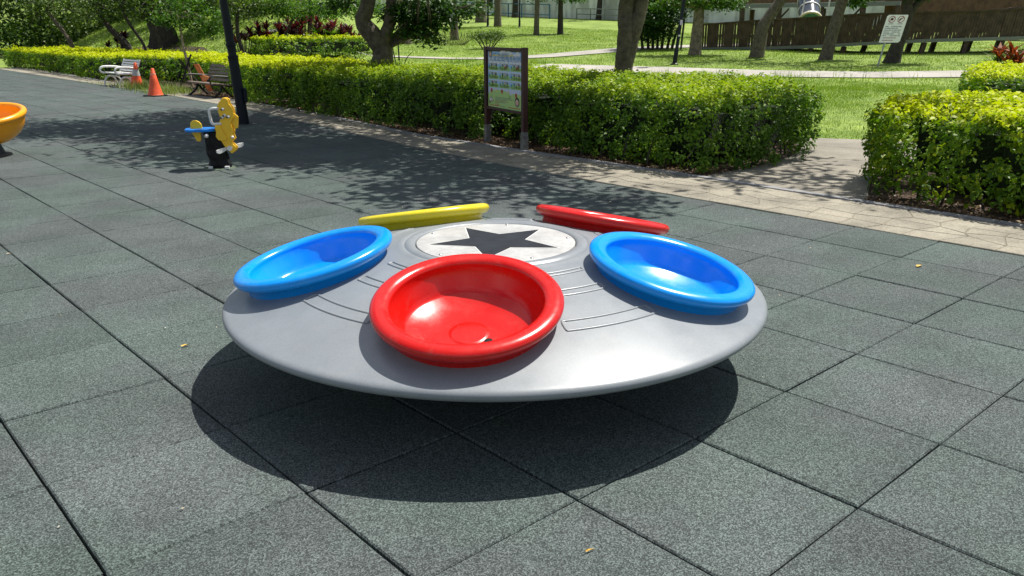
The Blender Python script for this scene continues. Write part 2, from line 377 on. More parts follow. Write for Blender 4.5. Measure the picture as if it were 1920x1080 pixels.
for k, (nv, D, x, y) in enumerate(cells):
    r_ = random.Random(int(x * 71 + y * 997)); dz = r_.uniform(-.003, 0); dx, dy = r_.uniform(-.0022, .0022), r_.uniform(-.0013, .0013)
    if k < 300 and not nv:
        linkc('rubber_tile', tm, mat_root, (x + dx, y + dy, dz), (r_.uniform(-.003, .003), r_.uniform(-.003, .003), r_.uniform(-.0038, .0038)))
    else:
        rest.add([Vector(v) + Vector((x + dx, y + dy, dz)) for v in pt.v], pt.f)
o = rest.build('rubber_tile_field', M['rubber'], mat_root); tag(o, kind='stuff')
m = MB(); m.box((-3.2, 15, -.053), (14.6, 50, .012)); o = m.build('bedding_layer', M['base'], mat_root)

# footpath of stamped concrete along the mat: slabs, each with its own joints, and the flush kerb stones behind
path_root = empty('footpath', (4, 10, 0)); tag(path_root, kind='structure')
def quad_slab(name, pts, z1, m, parent, z0=-.05, c=.004, off=(0, 0, 0)):
    n = len(pts); cx_ = sum(p[0] for p in pts) / n; cy_ = sum(p[1] for p in pts) / n
    shr = lambda d: [(cx_ + (p[0] - cx_) * (1 - d / max(.05, math.hypot(p[0] - cx_, p[1] - cy_))), cy_ + (p[1] - cy_) * (1 - d / max(.05, math.hypot(p[0] - cx_, p[1] - cy_)))) for p in pts]
    a = [(*p, z0) for p in pts]; b = [(*p, z1 - c) for p in pts]; t = [(*p, z1) for p in shr(c * 1.4)]
    mb = MB(); f = [tuple(2 * n + i for i in range(n))]
    for k in (0, n):
        for i in range(n): f.append((k + i, k + (i + 1) % n, k + n + (i + 1) % n, k + n + i))
    mb.add([Vector(p) - Vector(off) for p in a + b + t], f)
    return mb.build(name, m, parent)
y = -2.4; rr = random.Random(4)
rows = [y]
while rows[-1] < 37: rows.append(rows[-1] + (.27 if rows[-1] < 7 else .42 if rows[-1] < 14 else .9))
def pave_pt(i, k, n):
    """corner k of row i; the inner ones are shoved about so that the joints run crazily"""
    yy = rows[i]; e, c = edge_x(yy), curb_x(yy) - .004; q = random.Random(i * 31 + k * 7 + n); jj = .30 * (rows[min(i + 1, len(rows) - 1)] - rows[i - 1 if i else 0]) / 2
    if k in (0, n): return (e if k == 0 else c, yy + (q.uniform(-jj, jj) if yy < 14 else 0))
    return (e + (c - e) * (k / n + q.uniform(-.10, .10) * (yy < 14)), yy + q.uniform(-jj, jj) * (yy < 14))
for i in range(len(rows) - 1):
    n_ = 4 if rows[i] < 7 else 3 if rows[i] < 14 else 2
    n_ = n_ if (rows[i + 1] < 7) or not (rows[i] < 7) else 4
    for k in range(n_):
        a, b, c, d = pave_pt(i, k, n_), pave_pt(i, k + 1, n_), pave_pt(i + 1, k + 1, n_), pave_pt(i + 1, k, n_)
        cx_, cy_ = (a[0] + b[0] + c[0] + d[0]) / 4, (a[1] + b[1] + c[1] + d[1]) / 4; g = .0035
        sh = lambda p: (p[0] + math.copysign(min(g, abs(cx_ - p[0])), cx_ - p[0]), p[1] + math.copysign(g, cy_ - p[1]))
        quad_slab('paving_stone', [sh(a), sh(b), sh(c), sh(d)], .007 + rr.uniform(-.0015, .0015), M['pave'], path_root, off=(4, 10, 0))
y = -2.4
while y < 38:
    L = .42 if y < 12 else 1.2
    c1, c2 = curb_x(y), curb_x(y + L)
    quad_slab('kerb_stone', [(c1, y + .003), (c1 + .085, y + .003), (c2 + .085, y + L - .003), (c2, y + L - .003)], .016 + rr.uniform(-.002, .002), M['curb'], path_root, off=(4, 10, 0))
    y += L
m = MB(); ys = np.arange(-2.4, 38, .6); v = []; f = []
for q in ys: v += [(edge_x(q) + .01, q, .0015), (curb_x(q) + .08, q, .0015)]
for i in range(len(ys) - 1): f.append((2 * i, 2 * i + 1, 2 * i + 3, 2 * i + 2))
o = MB().add([Vector(a) - Vector((4, 10, 0)) for a in v], f).build('joint_sand', mat('joint_sand', (.225, .198, .148), .95), path_root)

# soil beds and the side path between the hedges
def sheet(name, pts, z, m, parent=None):
    o = MB().add([(x, y, z) for x, y in pts], [tuple(range(len(pts)))]).build(name, m, parent)
    me = o.data
    if me.polygons[0].normal.z < 0: me.flip_normals()
    return o
tag(sheet('soil_bed', [(4.56, -6), (8.6, -6), (8.5, 1.3), (7.6, 2.35), (5.7, 2.15), (4.6, 1.62), (4.55, 0)], .0, M['soil']), kind='structure')
tag(sheet('soil_bed', [(4.56, 3.22), (6.3, 3.2), (7.6, 3.85), (8.7, 5.5), (8.3, 10), (7.8, 14), (9.5, 18), (9.5, 24), (9.0, 36), (6.0, 36), (5.95, 32), (5.2, 23.5), (5.2, 18), (5.35, 15), (5.1, 11.8), (4.6, 8.2), (4.56, 5.7)], .0, M['soil']), kind='structure')
side = empty('side_path', (6.5, 2.6, 0)); tag(side, kind='structure')
L_ = [(4.55, 3.28), (5.6, 3.24), (6.5, 3.4), (7.5, 3.85), (8.1, 4.3)]; R_ = [(4.57, 1.58), (5.75, 2.1), (6.9, 2.2), (8.0, 2.1), (9.4, 2.2)]
for k in range(4):
    a, b, c, d = L_[k], L_[k + 1], R_[k + 1], R_[k]; mid = lambda p, q: ((p[0] + q[0]) / 2, (p[1] + q[1]) / 2)
    g = .004
    quad_slab('paving_slab', [(d[0] + g, d[1]), (c[0] - g, c[1]), (b[0] - g, b[1]), (a[0] + g, a[1])], .008, M['pave2'], side, off=(6.5, 2.6, 0))

def strip(name, pts, wid, m, dz=.02, sub=10):
    """a path draped over the terrain"""
    P = []
    for i in range(len(pts) - 1):
        for k in range(sub):
            t = k / sub; P.append((pts[i][0] * (1 - t) + pts[i + 1][0] * t, pts[i][1] * (1 - t) + pts[i + 1][1] * t, wid[i] * (1 - t) + wid[i + 1] * t))
    P.append((*pts[-1], wid[-1])); v = []; f = []
    for i, (x, y, w_) in enumerate(P):
        a = P[max(i - 1, 0)]; b = P[min(i + 1, len(P) - 1)]; d = Vector((b[0] - a[0], b[1] - a[1])).normalized(); n = Vector((-d.y, d.x))
        for s in (-.5, -.17, .17, .5): q = (x + n.x * w_ * s, y + n.y * w_ * s); v.append((*q, gz(*q) + dz))
    for i in range(len(P) - 1):
        for k in range(3): f.append((4 * i + k, 4 * i + k + 1, 4 * i + k + 5, 4 * i + k + 4))
    o = MB().add(v, f).build(name, m)
    if o.data.polygons[0].normal.z < 0: o.data.flip_normals()
    return tag(o, kind='structure')
strip('park_path', [(18.6, 20.4), (20.4, 16.2), (21.6, 13.2), (23.3, 10.3), (25.2, 8.2), (27.5, 5)], [2.3, 2.7, 2.3, 2.0, 2.1, 2.2], M['pave_far'], .025)
strip('slope_soil', [(10.3, 44), (10.9, 38), (10.8, 33.5), (10.6, 30.6)], [2.0, 2.6, 2.4, 1.2], M['soil'], .03)
strip('park_path', [(14, 31.5), (16.9, 28.3), (18.6, 25.2), (20.0, 23.9), (22.2, 23.6), (25, 23.7), (28, 23.9), (31.5, 22.5), (36, 19.8)], [.5, .55, .7, 1.0, 1.3, 1.5, 1.5, 1.5, 1.5], M['pave_far'], .03)

# ------------------------------------------------------------------ the spinning disc with its five seats
DC = Vector((.0175, 1.0915, 0)); RC, HC, TAU, RR, PH0 = .770, .488, R(13.5), .335, R(-138.3)
def dome_z(r):
    if r < .44: return .506
    return .506 - .14 * (r - .44) - .185 * (r - .44) ** 2
def build_disc():
    root = empty('spinning_disc', DC)
    tag(root, 'large grey saucer shaped playground spinner with a star plate and five coloured round seats', 'playground spinner')
    cups = [PH0 + k * 2 * math.pi / 5 for k in range(5)]
    prof = []
    # raised ring round the centre plate, a groove, the dome, the rolled rim and the underside
    prof += [(.346, .470), (.3465, .508), (.350, .513), (.358, .5165), (.372, .518), (.384, .517), (.390, .512), (.394, .5095), (.400, .512), (.410, .5135), (.422, .511), (.432, .5075)]
    prof += [(r, dome_z(r)) for r in np.arange(.44, 1.125, .011)]
    zt = dome_z(1.126)
    for a in np.linspace(52, -70, 14): prof.append((1.098 + .046 * math.cos(R(a)), zt - .0212 + .0265 * math.sin(R(a))))
    body = [(1.06, .272), (.95, .215), (.8, .175), (.6, .14), (.4, .118), (.30, .11)]
    n = 400; m = MB(); v, f = [], []
    P = prof + body
    for r, z in P:
        for j in range(n):
            t = 2 * math.pi * j / n; v.append((r * math.cos(t), r * math.sin(t), z))
    def hole(x, y, z):
        for c in cups:
            # test in the seat's own tilted plane
            q = Vector((x, y, z)) - Vector((RC * math.cos(c), RC * math.sin(c), HC)); tt = Vector((math.cos(TAU) * math.cos(c), math.cos(TAU) * math.sin(c), -math.sin(TAU))); s = Vector((-math.sin(c), math.cos(c), 0))
            if math.hypot(q.dot(tt), q.dot(s)) < .268: return True
        return False
    top = len(prof)
    for i in range(len(P) - 1):
        for j in range(n):
            j2 = (j + 1) % n; q = (i * n + j, i * n + j2, (i + 1) * n + j2, (i + 1) * n + j)
            if 12 < i < top - 6 and P[i][0] < 1.08:
                c = [sum(v[k][d] for k in q) / 4 for d in range(3)]
                if hole(*c): continue
            f.append(q)
    m.add(v, f); m.build('saucer_body', M['grey'], root, smooth=True, angle=50)
    # plate
    m = MB().lathe([(.0, .5136), (.15, .5136), (.335, .5136), (.3415, .5125), (.3425, .509), (.3425, .47)], 128)
    pl = m.build('centre_plate', M['plate'], root, smooth=True, angle=40)
    pts = []
    for k in range(10):
        a = R(6 + 36 * k); r = .288 if k % 2 == 0 else .128; pts.append((r * math.cos(a), r * math.sin(a)))
    e = MB(); k0 = [(x * 1.0, y, .5150) for x, y in pts]; e.add(k0 + [(0, 0, .5150)], [(k, (k + 1) % 10, 10) for k in range(10)])
    # light cut edge round the star
    pt2 = []
    for k in range(10):
        a = R(6 + 36 * k); r = .300 if k % 2 == 0 else .133; pt2.append((r * math.cos(a), r * math.sin(a), .5143))
    MB().add(pt2 + [(0, 0, .5143)], [(k, (k + 1) % 10, 10) for k in range(10)]).build('star_outline', M['white'], pl)
    e.build('star', M['star'], pl)
    bm_ = MB().lathe([(0, .0035), (.006, .003), (.0075, 0)], 12).mesh('bolt', M['steel'], True)
    for k in range(5):
        a = R(40 + 72 * k); linkc('bolt', bm_, pl, (.318 * math.cos(a), .318 * math.sin(a), .5140))
    # raised outlines pressed into the skin, three between each pair of seats
    for k in range(5):
        c = cups[k] + R(36)
        for r0, r1, hw in ((.822, .876, 12.6), (.630, .668, 9.2), (.492, .515, 13.0)):
            path = []; h = R(hw)
            for t in np.linspace(-1, 1, 25): path.append((r1, c + h * t))
            path += [((r0 * .3 + r1 * .7), c + h * 1.012), ((r0 * .7 + r1 * .3), c + h * 1.012)]
            for t in np.linspace(1, -1, 25): path.append((r0, c + h * t))
            path += [((r0 * .7 + r1 * .3), c - h * 1.012), ((r0 * .3 + r1 * .7), c - h * 1.012), path[0]]
            m = MB().tube([(r * math.cos(a), r * math.sin(a), dome_z(r) - .0016) for r, a in path], .0062, 6, cap=False)
            m.build('raised_outline', M['grey'], root, smooth=True)
    # pedestal
    MB().lathe([(.30, .112), (.26, .09), (.20, .07), (.17, .03), (.19, .012), (.34, .010), (.345, .002)], 48).build('pedestal', M['navy'], root, smooth=True)
    # seats
    prof = []
    tb = .030
    for a in np.linspace(-88, 190, 25): prof.append((.3005 + .0345 * math.cos(R(a)), (.0215 if a > 0 else .030) * math.sin(R(a))))
    inner = [(.265, -.014), (.259, -.032), (.248, -.052), (.239, -.073), (.231, -.087), (.224, -.0935), (.218, -.0965), (.212, -.0985), (.205, -.102), (.18, -.110), (.15, -.122), (.11, -.1275), (.076, -.130),
             (.070, -.130), (.067, -.1285), (.064, -.1265), (.060, -.1262), (.03, -.1262), (.0, -.1262)]
    skirt = [(.294, -.036), (.291, -.075), (.288, -.12), (.27, -.15)]
    full = list(reversed(skirt)) + prof + inner
    for k, (c, colr, lab) in enumerate(zip(cups, ('red', 'blue', 'red', 'yellow', 'blue'), (
            'red seat bowl nearest the camera, with its drain hole in sight', 'blue seat bowl on the right side', 'red seat bowl at the far right', 'yellow seat bowl at the far left', 'blue seat bowl on the left side'))):
        t = Vector((math.cos(TAU) * math.cos(c), math.cos(TAU) * math.sin(c), -math.sin(TAU))); s = Vector((-math.sin(c), math.cos(c), 0)); nn = t.cross(s)
        Mx = Matrix(((t.x, s.x, nn.x, RC * math.cos(c)), (t.y, s.y, nn.y, RC * math.sin(c)), (t.z, s.z, nn.z, HC), (0, 0, 0, 1)))
        o = MB().lathe(full, 96, Mx).build('seat_bowl', M[colr], root, smooth=True, angle=60); o['label'] = lab
        # drain hole and the moulded seam on the skirt
        d = Mx @ Matrix.Translation((.085 * math.cos(R(62)), .085 * math.sin(R(62)), -.1292))
        MB().lathe([(0, .0006), (.0135, .0007), (.0155, .0002)], 20, d).build('drain_hole', M['base'], o, smooth=True)
        for aa in (0, 120, 240):
            a = R(aa + 20); q = [Mx @ Vector((.2915 * math.cos(a), .2915 * math.sin(a), z)) for z in (-.035, -.07, -.11)]
            MB().tube(q, .0022, 5).build('seam', M[colr], o)
build_disc()

# ------------------------------------------------------------------ hedges
def hedge(name, poly, h, label, m, size=.038, dens=1.0, yellow=.0, top_in=2.0, cl=.085, zb=None, low=.07):
    """clipped hedge: a dark twiggy core inside a shell of leaf clumps"""
    poly = [tuple(p) for p in poly]; P = np.array(poly); ctr = P.mean(0); zb0 = gz(*ctr) if zb is None else zb
    if zb0 < .02: zb0 = 0
    root = empty(name, (ctr[0], ctr[1], zb0)); tag(root, label, 'hedge')
    area = abs(sum(P[i - 1][0] * P[i][1] - P[i][0] * P[i - 1][1] for i in range(len(P)))) / 2
    cw = sum(P[i - 1][0] * P[i][1] - P[i][0] * P[i - 1][1] for i in range(len(P))) < 0
    C, N, E = [], [], []
    # side clumps
    kd = 1 / (cl * cl * 1.9) * dens
    for i in range(len(P)):
        a, b = P[i], P[(i + 1) % len(P)]; Ls = np.linalg.norm(b - a); k = int(Ls * h * kd * 1.7); t = rng.random(k); z = low * .6 + (h - low * .6) * rng.random(k) ** .95
        d = (b - a) / Ls; n = np.array([d[1], -d[0]]) * (-1 if cw else 1)
        base = a + (b - a) * t[:, None]
        bul = vnoise(base[:, 0] + base[:, 1] * .7, z + base[:, 1], .35, 3) * .05 + vnoise(base[:, 0] + base[:, 1], z, 1.1, 5) * .05 - .04 * (z < .15) * rng.random(k) - .06 * ss(h - .12, h, z)
        q = base + n * (bul - rng.random(k) ** 1.6 * .17)[:, None]
        C.append(np.c_[q, z]); N.append(np.c_[np.tile(n, (k, 1)), np.full(k, .35)]); E.append(z / h * .55)
    # top clumps
    k = int(area * kd * 1.15); bb = P.min(0), P.max(0); k2 = int(k * (bb[1] - bb[0]).prod() / area)
    x = rng.uniform(bb[0][0], bb[1][0], k2); y = rng.uniform(bb[0][1], bb[1][1], k2); ok = inpoly(x, y, poly); x, y = x[ok], y[ok]
    ed = edgedist(x, y, poly)
    z = h + vnoise(x, y, .45, 7) * .03 + vnoise(x, y, 1.3, 8) * .035 - rng.random(len(x)) ** 3 * .09 - .05 * np.exp(-ed / .08)
    C.append(np.c_[x, y, z]); N.append(np.c_[rng.normal(0, .2, (len(x), 2)), np.ones(len(x))]); E.append(np.full(len(x), .78))
    C, N, E = np.concatenate(C), unit(np.concatenate(N)), np.concatenate(E)
    C[:, 2] += (rng.random(len(C)) < .05) * (E == .78) * rng.uniform(.02, .09, len(C))
    per = max(6, int(.9 * cl * cl * 3.2 / (size * size * .5)))
    n = len(C); idx = np.repeat(np.arange(n), per)
    off = unit(rng.normal(size=(n * per, 3)) + N[idx] * .7) * (rng.random(n * per) ** .45)[:, None] * cl
    pos = C[idx] + off; nr = unit(off / cl + N[idx] * .5 + rng.normal(0, .55, (n * per, 3)) + np.array([0, 0, .45]))
    ct = rng.normal(0, .09, n)[idx]
    # new growth is yellow: the upper, outward leaves
    newg = ss(h - .09, h + .04, pos[:, 2]) * (.34 + yellow) + (off @ np.array([0, 0, 1.]) / cl) * .13
    patch = vnoise(pos[:, 0], pos[:, 1], 1.6, 9) * .10 + vnoise(pos[:, 0], pos[:, 1] + pos[:, 2], .3, 12) * .08
    tint = .31 + newg + ct * 1.25 + patch + rng.normal(0, .11, n * per) + E[idx] * .10
    sp = rng.random(n * per) < .03 * dens
    pos[sp, 2] += rng.random(sp.sum()) * .05 * (pos[sp, 2] > h - .05)
    keep = pos[:, 2] > .015; pos, nr, tint = pos[keep], nr[keep], tint[keep]
    L = size * rng.uniform(.5, 1.45, len(pos))
    pos[:, :2] -= ctr
    leaf_mesh('foliage', pos, nr, L, L * .56, tint, m, root)
    # core and stems
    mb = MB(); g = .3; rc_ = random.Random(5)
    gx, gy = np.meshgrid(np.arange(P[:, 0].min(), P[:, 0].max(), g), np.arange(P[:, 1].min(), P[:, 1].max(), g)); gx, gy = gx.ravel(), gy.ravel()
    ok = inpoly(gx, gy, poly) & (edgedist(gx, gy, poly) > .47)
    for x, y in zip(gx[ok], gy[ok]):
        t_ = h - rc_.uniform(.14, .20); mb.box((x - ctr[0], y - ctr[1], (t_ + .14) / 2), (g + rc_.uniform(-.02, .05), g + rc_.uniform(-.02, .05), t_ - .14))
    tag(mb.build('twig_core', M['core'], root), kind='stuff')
    st = MB()
    for i in range(len(P)):
        a, b = P[i], P[(i + 1) % len(P)]; Ls = np.linalg.norm(b - a)
        if Ls * .5 > 30: continue
        for t in np.arange(.1, Ls, .34):
            q = a + (b - a) * (t / Ls); q = q + (ctr - q) / np.linalg.norm(ctr - q) * random.uniform(.12, .3) - ctr
            st.tube([(q[0], q[1], -.01), (q[0] + random.uniform(-.05, .05), q[1] + random.uniform(-.05, .05), .14), (q[0] + random.uniform(-.1, .1), q[1] + random.uniform(-.1, .1), .32)], [.013, .010, .006], 5)
    tag(st.build('stems', M['barkd'], root), kind='stuff')
    return root
hedge('clipped_hedge', [(4.98, 12.55), (4.78, 8.3), (4.76, 7.1), (5.0, 6.85), (4.98, 5.75), (4.72, 5.4), (4.64, 3.38), (5.4, 3.16), (6.3, 3.15), (7.1, 3.5), (8.1, 4.7), (7.95, 9.2), (7.3, 13.0), (6, 13.0)], .72,
      'long clipped green hedge behind the notice board with two tree trunks rising out of it', M['hedge'], .043, 1.0, .0, cl=.1)
hedge('clipped_hedge', [(4.83, 1.62), (4.72, .3), (4.62, -3), (8.1, -3), (8.2, 1.0), (7.3, 2.15), (5.75, 2.08)], .72,
      'clipped yellow green hedge in the right foreground beside the side path', M['hedge_y'], .05, 1.15, .10, cl=.1)
hedge('clipped_hedge', [(11.9, 3.6), (11.5, 1.6), (11.5, -.5), (17.2, -.5), (17.4, 5.3), (14, 4.4)], .70,
      'square cornered hedge with a yellow top standing behind the right foreground hedge', M['hedge_y'], .055, .7, .2)
hedge('clipped_hedge', [(5.12, 15.0), (5.05, 13.0), (7.4, 13.5), (7.9, 15.4)], .74,
      'short bushy hedge block with yellow tips just right of the near lamp post foot', M['hedge_y'], .05, .8, .12)
hedge('clipped_hedge', [(6.2, 20.0), (5.85, 17.4), (5.5, 16.1), (5.4, 15.2), (8.2, 15.9), (9.0, 19), (8.6, 21)], .70,
      'yellow topped hedge behind the brown bench', M['hedge_y'], .055, .65, .32)
hedge('clipped_hedge', [(5.95, 40), (5.75, 31), (5.5, 25.6), (6.5, 24.6), (6.9, 21.4), (9.0, 22.0), (9.2, 30), (8.8, 40)], .68,
      'long low yellow topped hedge running to the left behind the white bench', M['hedge_y'], .075, .6, .34, cl=.11)
hedge('clipped_hedge', [(10.9, 24.2), (15.6, 25.4), (15.3, 27.0), (10.6, 26.0)], .62,
      'low back hedge in front of the red leaved shrubs', M['hedge_y'], .075, .55, .18, cl=.11)
hedge('clipped_hedge', [(8.9, 26.6), (10.2, 25.6), (10.5, 27.0), (9.3, 28.3)], .62,
      'small back hedge block half hidden by the near lamp post', M['hedge_y'], .075, .55, .2, cl=.11)

# leaf litter along the foot of the hedges
def litter():
    n = 9000; y = rng.uniform(-2.5, 18, n); x = np.array([curb_x(t) for t in y]) + .1 + rng.random(n) ** 1.5 * .6
    ok = ~((y > 1.6) & (y < 3.2)); x, y = x[ok], y[ok]; n = len(x)
    N = unit(rng.normal(0, .35, (n, 3)) + np.array([0, 0, 1.]))
    o = leaf_mesh('leaf_litter', np.c_[x, y, rng.uniform(.006, .02, n)], N, rng.uniform(.02, .05, n), .022, rng.random(n), M['litter'])
    tag(o, 'dry brown leaf litter on the soil along the foot of the hedges', 'leaf litter', kind='stuff')
litter()

# ------------------------------------------------------------------ trees
def wob(pts, rad, n, amp=.12, seed=0):
    """resample a polyline smoothly, with slightly uneven radius"""
    P = [Vector(p) for p in pts]; out, rr_ = [], []; r = random.Random(seed)
    K = len(P) - 1
    for i in range(n + 1):
        t = i / n * K; k = min(int(t), K - 1); u = t - k
        p0, p1, p2, p3 = P[max(k - 1, 0)], P[k], P[k + 1], P[min(k + 2, K)]
        q = .5 * ((2 * p1) + (-p0 + p2) * u + (2 * p0 - 5 * p1 + 4 * p2 - p3) * u * u + (-p0 + 3 * p1 - 3 * p2 + p3) * u ** 3)
        out.append(q); rr_.append((rad[k] * (1 - u) + rad[k + 1] * u) * (1 + r.uniform(-amp, amp) * .5))
    return out, rr_
def crown(root, blobs, m, size, per=1, seed=1, flat=.6, droop=0, ratio=.5, name='crown'):
    """leaf sprays through the volume of several blobs (x,y,z,rx,ry,rz,count)"""
    Cs, Ns, Ts = [], [], []
    for bx, by, bz, rx, ry, rz, cnt in blobs:
        k = max(4, cnt // 14); d = unit(rng.normal(size=(k, 3))) * (rng.random(k) ** .4)[:, None]
        c = np.array([bx, by, bz]) + d * np.array([rx, ry, rz]); cs = .24 * (rx * ry * rz) ** (1 / 3) + size * 1.2
        idx = np.repeat(np.arange(k), 14)
        off = rng.normal(size=(k * 14, 3)) * np.array([1, 1, flat]) * cs * .55
        off[:, 2] -= droop * np.hypot(off[:, 0], off[:, 1])
        Cs.append(c[idx] + off); Ns.append(unit(rng.normal(0, .6, (k * 14, 3)) + np.array([0, 0, 1.]) + off / cs * .4))
        Ts.append(.42 + rng.normal(0, .14, k)[idx] + rng.normal(0, .13, k * 14) + off[:, 2] / cs * .15)
    C, N, T_ = np.concatenate(Cs), np.concatenate(Ns), np.concatenate(Ts)
    L = size * rng.uniform(.65, 1.35, len(C))
    return leaf_mesh(name, C, N, L, L * ratio, T_, m, root)
def tree(name, base, trunks, blobs, bark, leaf, size, label, group=None, cat='tree', ratio=.5, droop=0, branches=6, sink=.1):
    """trunks: list of (points, radii) relative to the base; blobs relative to the base"""
    bx, by = base[:2]; bz = base[2] if len(base) > 2 else gz(bx, by)
    root = empty(name, (bx, by, bz)); tag(root, label, cat, group)
    mb = MB(); r = random.Random(int(bx * 31 + by * 7))
    for k, (pts, rad) in enumerate(trunks):
        pts = list(pts)
        if k == 0: pts[0] = (pts[0][0], pts[0][1], pts[0][2] - sink)
        P, rd = wob(pts, rad, max(6, 5 * (len(pts) - 1)), seed=k); mb.tube(P, rd, 12)
    top = Vector(trunks[0][0][-1]); tr = trunks[0][1][-1]
    for b in blobs[:branches]:
        c = Vector(b[:3]); s = Vector(trunks[r.randrange(len(trunks))][0][-1]) if r.random() < .6 else top
        mid = s.lerp(c, .5) + Vector((r.uniform(-.15, .15), r.uniform(-.15, .15), r.uniform(0, .25)))
        P, rd = wob([s, mid, c], [tr * .7, tr * .42, tr * .14], 8); mb.tube(P, rd, 6)
        for q in range(4):
            e = c + Vector((r.uniform(-1, 1) * b[3], r.uniform(-1, 1) * b[4], r.uniform(-.8, .8) * b[5])) * .8
            P, rd = wob([mid, mid.lerp(e, .5) + Vector((0, 0, .06)), e], [tr * .3, tr * .18, tr * .05], 5); mb.tube(P, rd, 5)
    mb.build('trunk', M[bark], root, smooth=True)
    lo, hi_ = [b for b in blobs if b[2] <= 3.4], [b for b in blobs if b[2] > 3.4]
    if lo: crown(root, lo, M[leaf], size, ratio=ratio, droop=droop)
    if hi_: crown(root, hi_, M[leaf], size * (1.6 if size < .13 else 1), ratio=ratio, droop=droop * .4, name='upper_crown' if lo else 'crown')
    return root
def lat(a, z=0, depth=0):       # offset: a to the right of the look, depth along it
    v = SIDE * a + VIEW * depth; return (v.x, v.y, z)
# two trees that rise out of the long hedge
A = (7.35, 13.05, 0)
tree('leaning_tree', A,
     [([lat(-.02, 0), lat(-.02, .75), lat(-.01, 1.0), lat(-.17, 1.28), lat(-.38, 1.58), lat(-.27, 1.88), lat(-.2, 2.6), lat(-.5, 3.4, -.4), (-1.4, -1.6, 4.4)], [.25, .22, .19, .185, .155, .15, .15, .13, .10]),
      ([lat(-.02, 1.05), lat(.05, 1.3), lat(.15, 1.6), lat(.22, 2.1), lat(.4, 3.2, -.6), (-.6, -2.4, 4.2)], [.14, .12, .11, .10, .09, .07]),
      ([lat(-.24, -.1, .1), lat(-.20, .6, .08), lat(-.1, 1.0, .05)], [.13, .11, .08])],
     [(*lat(.5, 1.78, .1), .40, .45, .20, 900), (*lat(.95, 1.62, .2), .38, .4, .2, 650), (*lat(.25, 1.75, .2), .22, .28, .16, 300), (*lat(1.4, 1.7, .2), .35, .35, .14, 380),
      (*lat(.7, 1.38, 0), .28, .3, .11, 320), (*lat(-.85, 1.95, .3), .35, .4, .14, 300), (*lat(1.8, 1.85, .3), .25, .3, .12, 170), (*lat(1.1, 1.95, .3), .5, .4, .1, 450), (*lat(1.05, 1.25, .1), .2, .2, .08, 110),
      (-2.2, -2.5, 4.6, 1.9, 1.7, .9, 5600), (-3.0, -4.6, 4.5, 1.3, 1.5, .8, 3400), (-1.2, -.6, 5.3, 1.7, 1.5, .9, 2200), (-4.1, -1.0, 4.6, 1.3, 1.3, .6, 2200), (.3, .3, 3.6, 1.3, 1.3, .5, 900), (-2.4, -6.2, 4.6, 1.0, 1.2, .6, 1500), (-4.6, 1.2, 4.8, 1.2, 1.2, .6, 600)],
     'bark', 'leafA', .11, 'thick curved forked tree growing out of the long hedge left of the notice board', droop=.35, ratio=.42, branches=13)
B = (8.2, 7.25, 0)
tree('forked_tree', B,
     [([lat(-.20, 0), lat(-.155, .65), lat(-.13, 1.0), lat(-.12, 1.4), lat(-.11, 1.9), (-.7, -.8, 3.2), (-1.8, -1.6, 4.4)], [.17, .15, .145, .135, .125, .11, .09]),
      ([lat(-.15, .55), lat(-.09, 1.0), lat(.0, 1.4), lat(.10, 1.9), (-.2, -.2, 3.0), (-1.4, 1.0, 4.5)], [.10, .125, .12, .11, .10, .08])],
     [(-2.2, -1.9, 4.7, 1.3, 1.3, .7, 2300), (-3.0, .2, 4.8, 1.5, 1.3, .7, 3200), (-3.4, -2.9, 4.5, 1.0, 1.0, .5, 800), (-1.0, 1.0, 5.4, 1.3, 1.3, .7, 900), (-3.2, -4.2, 4.3, .7, .9, .4, 420), (-.4, -4.4, 4.7, 1.3, .8, .4, 460), (-.4, -5.6, 4.9, .8, .6, .3, 200)],
     'bark', 'leafA', .11, 'straight forked trunk rising out of the long hedge right of the notice board', droop=.3, ratio=.42, branches=5)

far = 'trees scattered on the lawn'
def simple_tree(x, y, r, lean, H, blobs, bark, leaf, size, label, **k):
    return tree('lawn_tree', (x, y), [([(0, 0, 0), lat(lean * .3, H * .33), lat(lean, H)], [r * 1.25, r, r * .8])], blobs, bark, leaf, size, label, far, **k)
hi = lambda n=500, z=5.2: [(.4, .5, z, 2.0, 2.0, 1.0, n), (-.9, -.6, z + .5, 1.6, 1.6, .9, n)]
simple_tree(22.5, 34.1, .30, -.05, 3.2, hi(), 'barkp', 'leafL', .2, 'pale trunk seen through the drooping leaves of the curved tree')
simple_tree(26.3, 34.9, .20, -.10, 3.6, hi(), 'bark', 'leafL', .2, 'slim lawn tree behind the bare twiggy bush')
simple_tree(42.0, 51.5, .40, .05, 4.5, hi(300, 6.5), 'bark', 'leafL', .3, 'lawn tree standing close to the blue railing left of the small lamp posts')
simple_tree(38.2, 45.1, .24, .02, 4.2, hi(300, 6.2), 'bark', 'leafL', .3, 'thin lawn tree between the two distant lamp posts')
simple_tree(51.1, 57.5, .28, .10, 4.4, hi(300, 6.5), 'barkd', 'leafL', .3, 'dark thin tree right beside the blue railing at the wall')
simple_tree(32.7, 35.3, .15, .12, 3.8, hi(300, 5.6), 'bark', 'leafL', .22, 'straight slim lawn tree directly above the notice board')
simple_tree(34.5, 35.1, .17, .0, 2.2, [(*lat(-.1, 2.35), .9, .9, .5, 600), (*lat(.9, 2.1), .6, .6, .3, 300), (*lat(-1.3, 2.3), .7, .7, .4, 340), (0, 0, 4, 1.6, 1.6, 1, 500)], 'barkd', 'leafL', .2, 'small dark stemmed lawn tree with low leaves in front of the white wall')
simple_tree(52.4, 48.4, .22, .25, 4.2, hi(200, 6.5), 'barkd', 'leafL', .3, 'bent dark thin tree against the white wall left of the forked trunk')
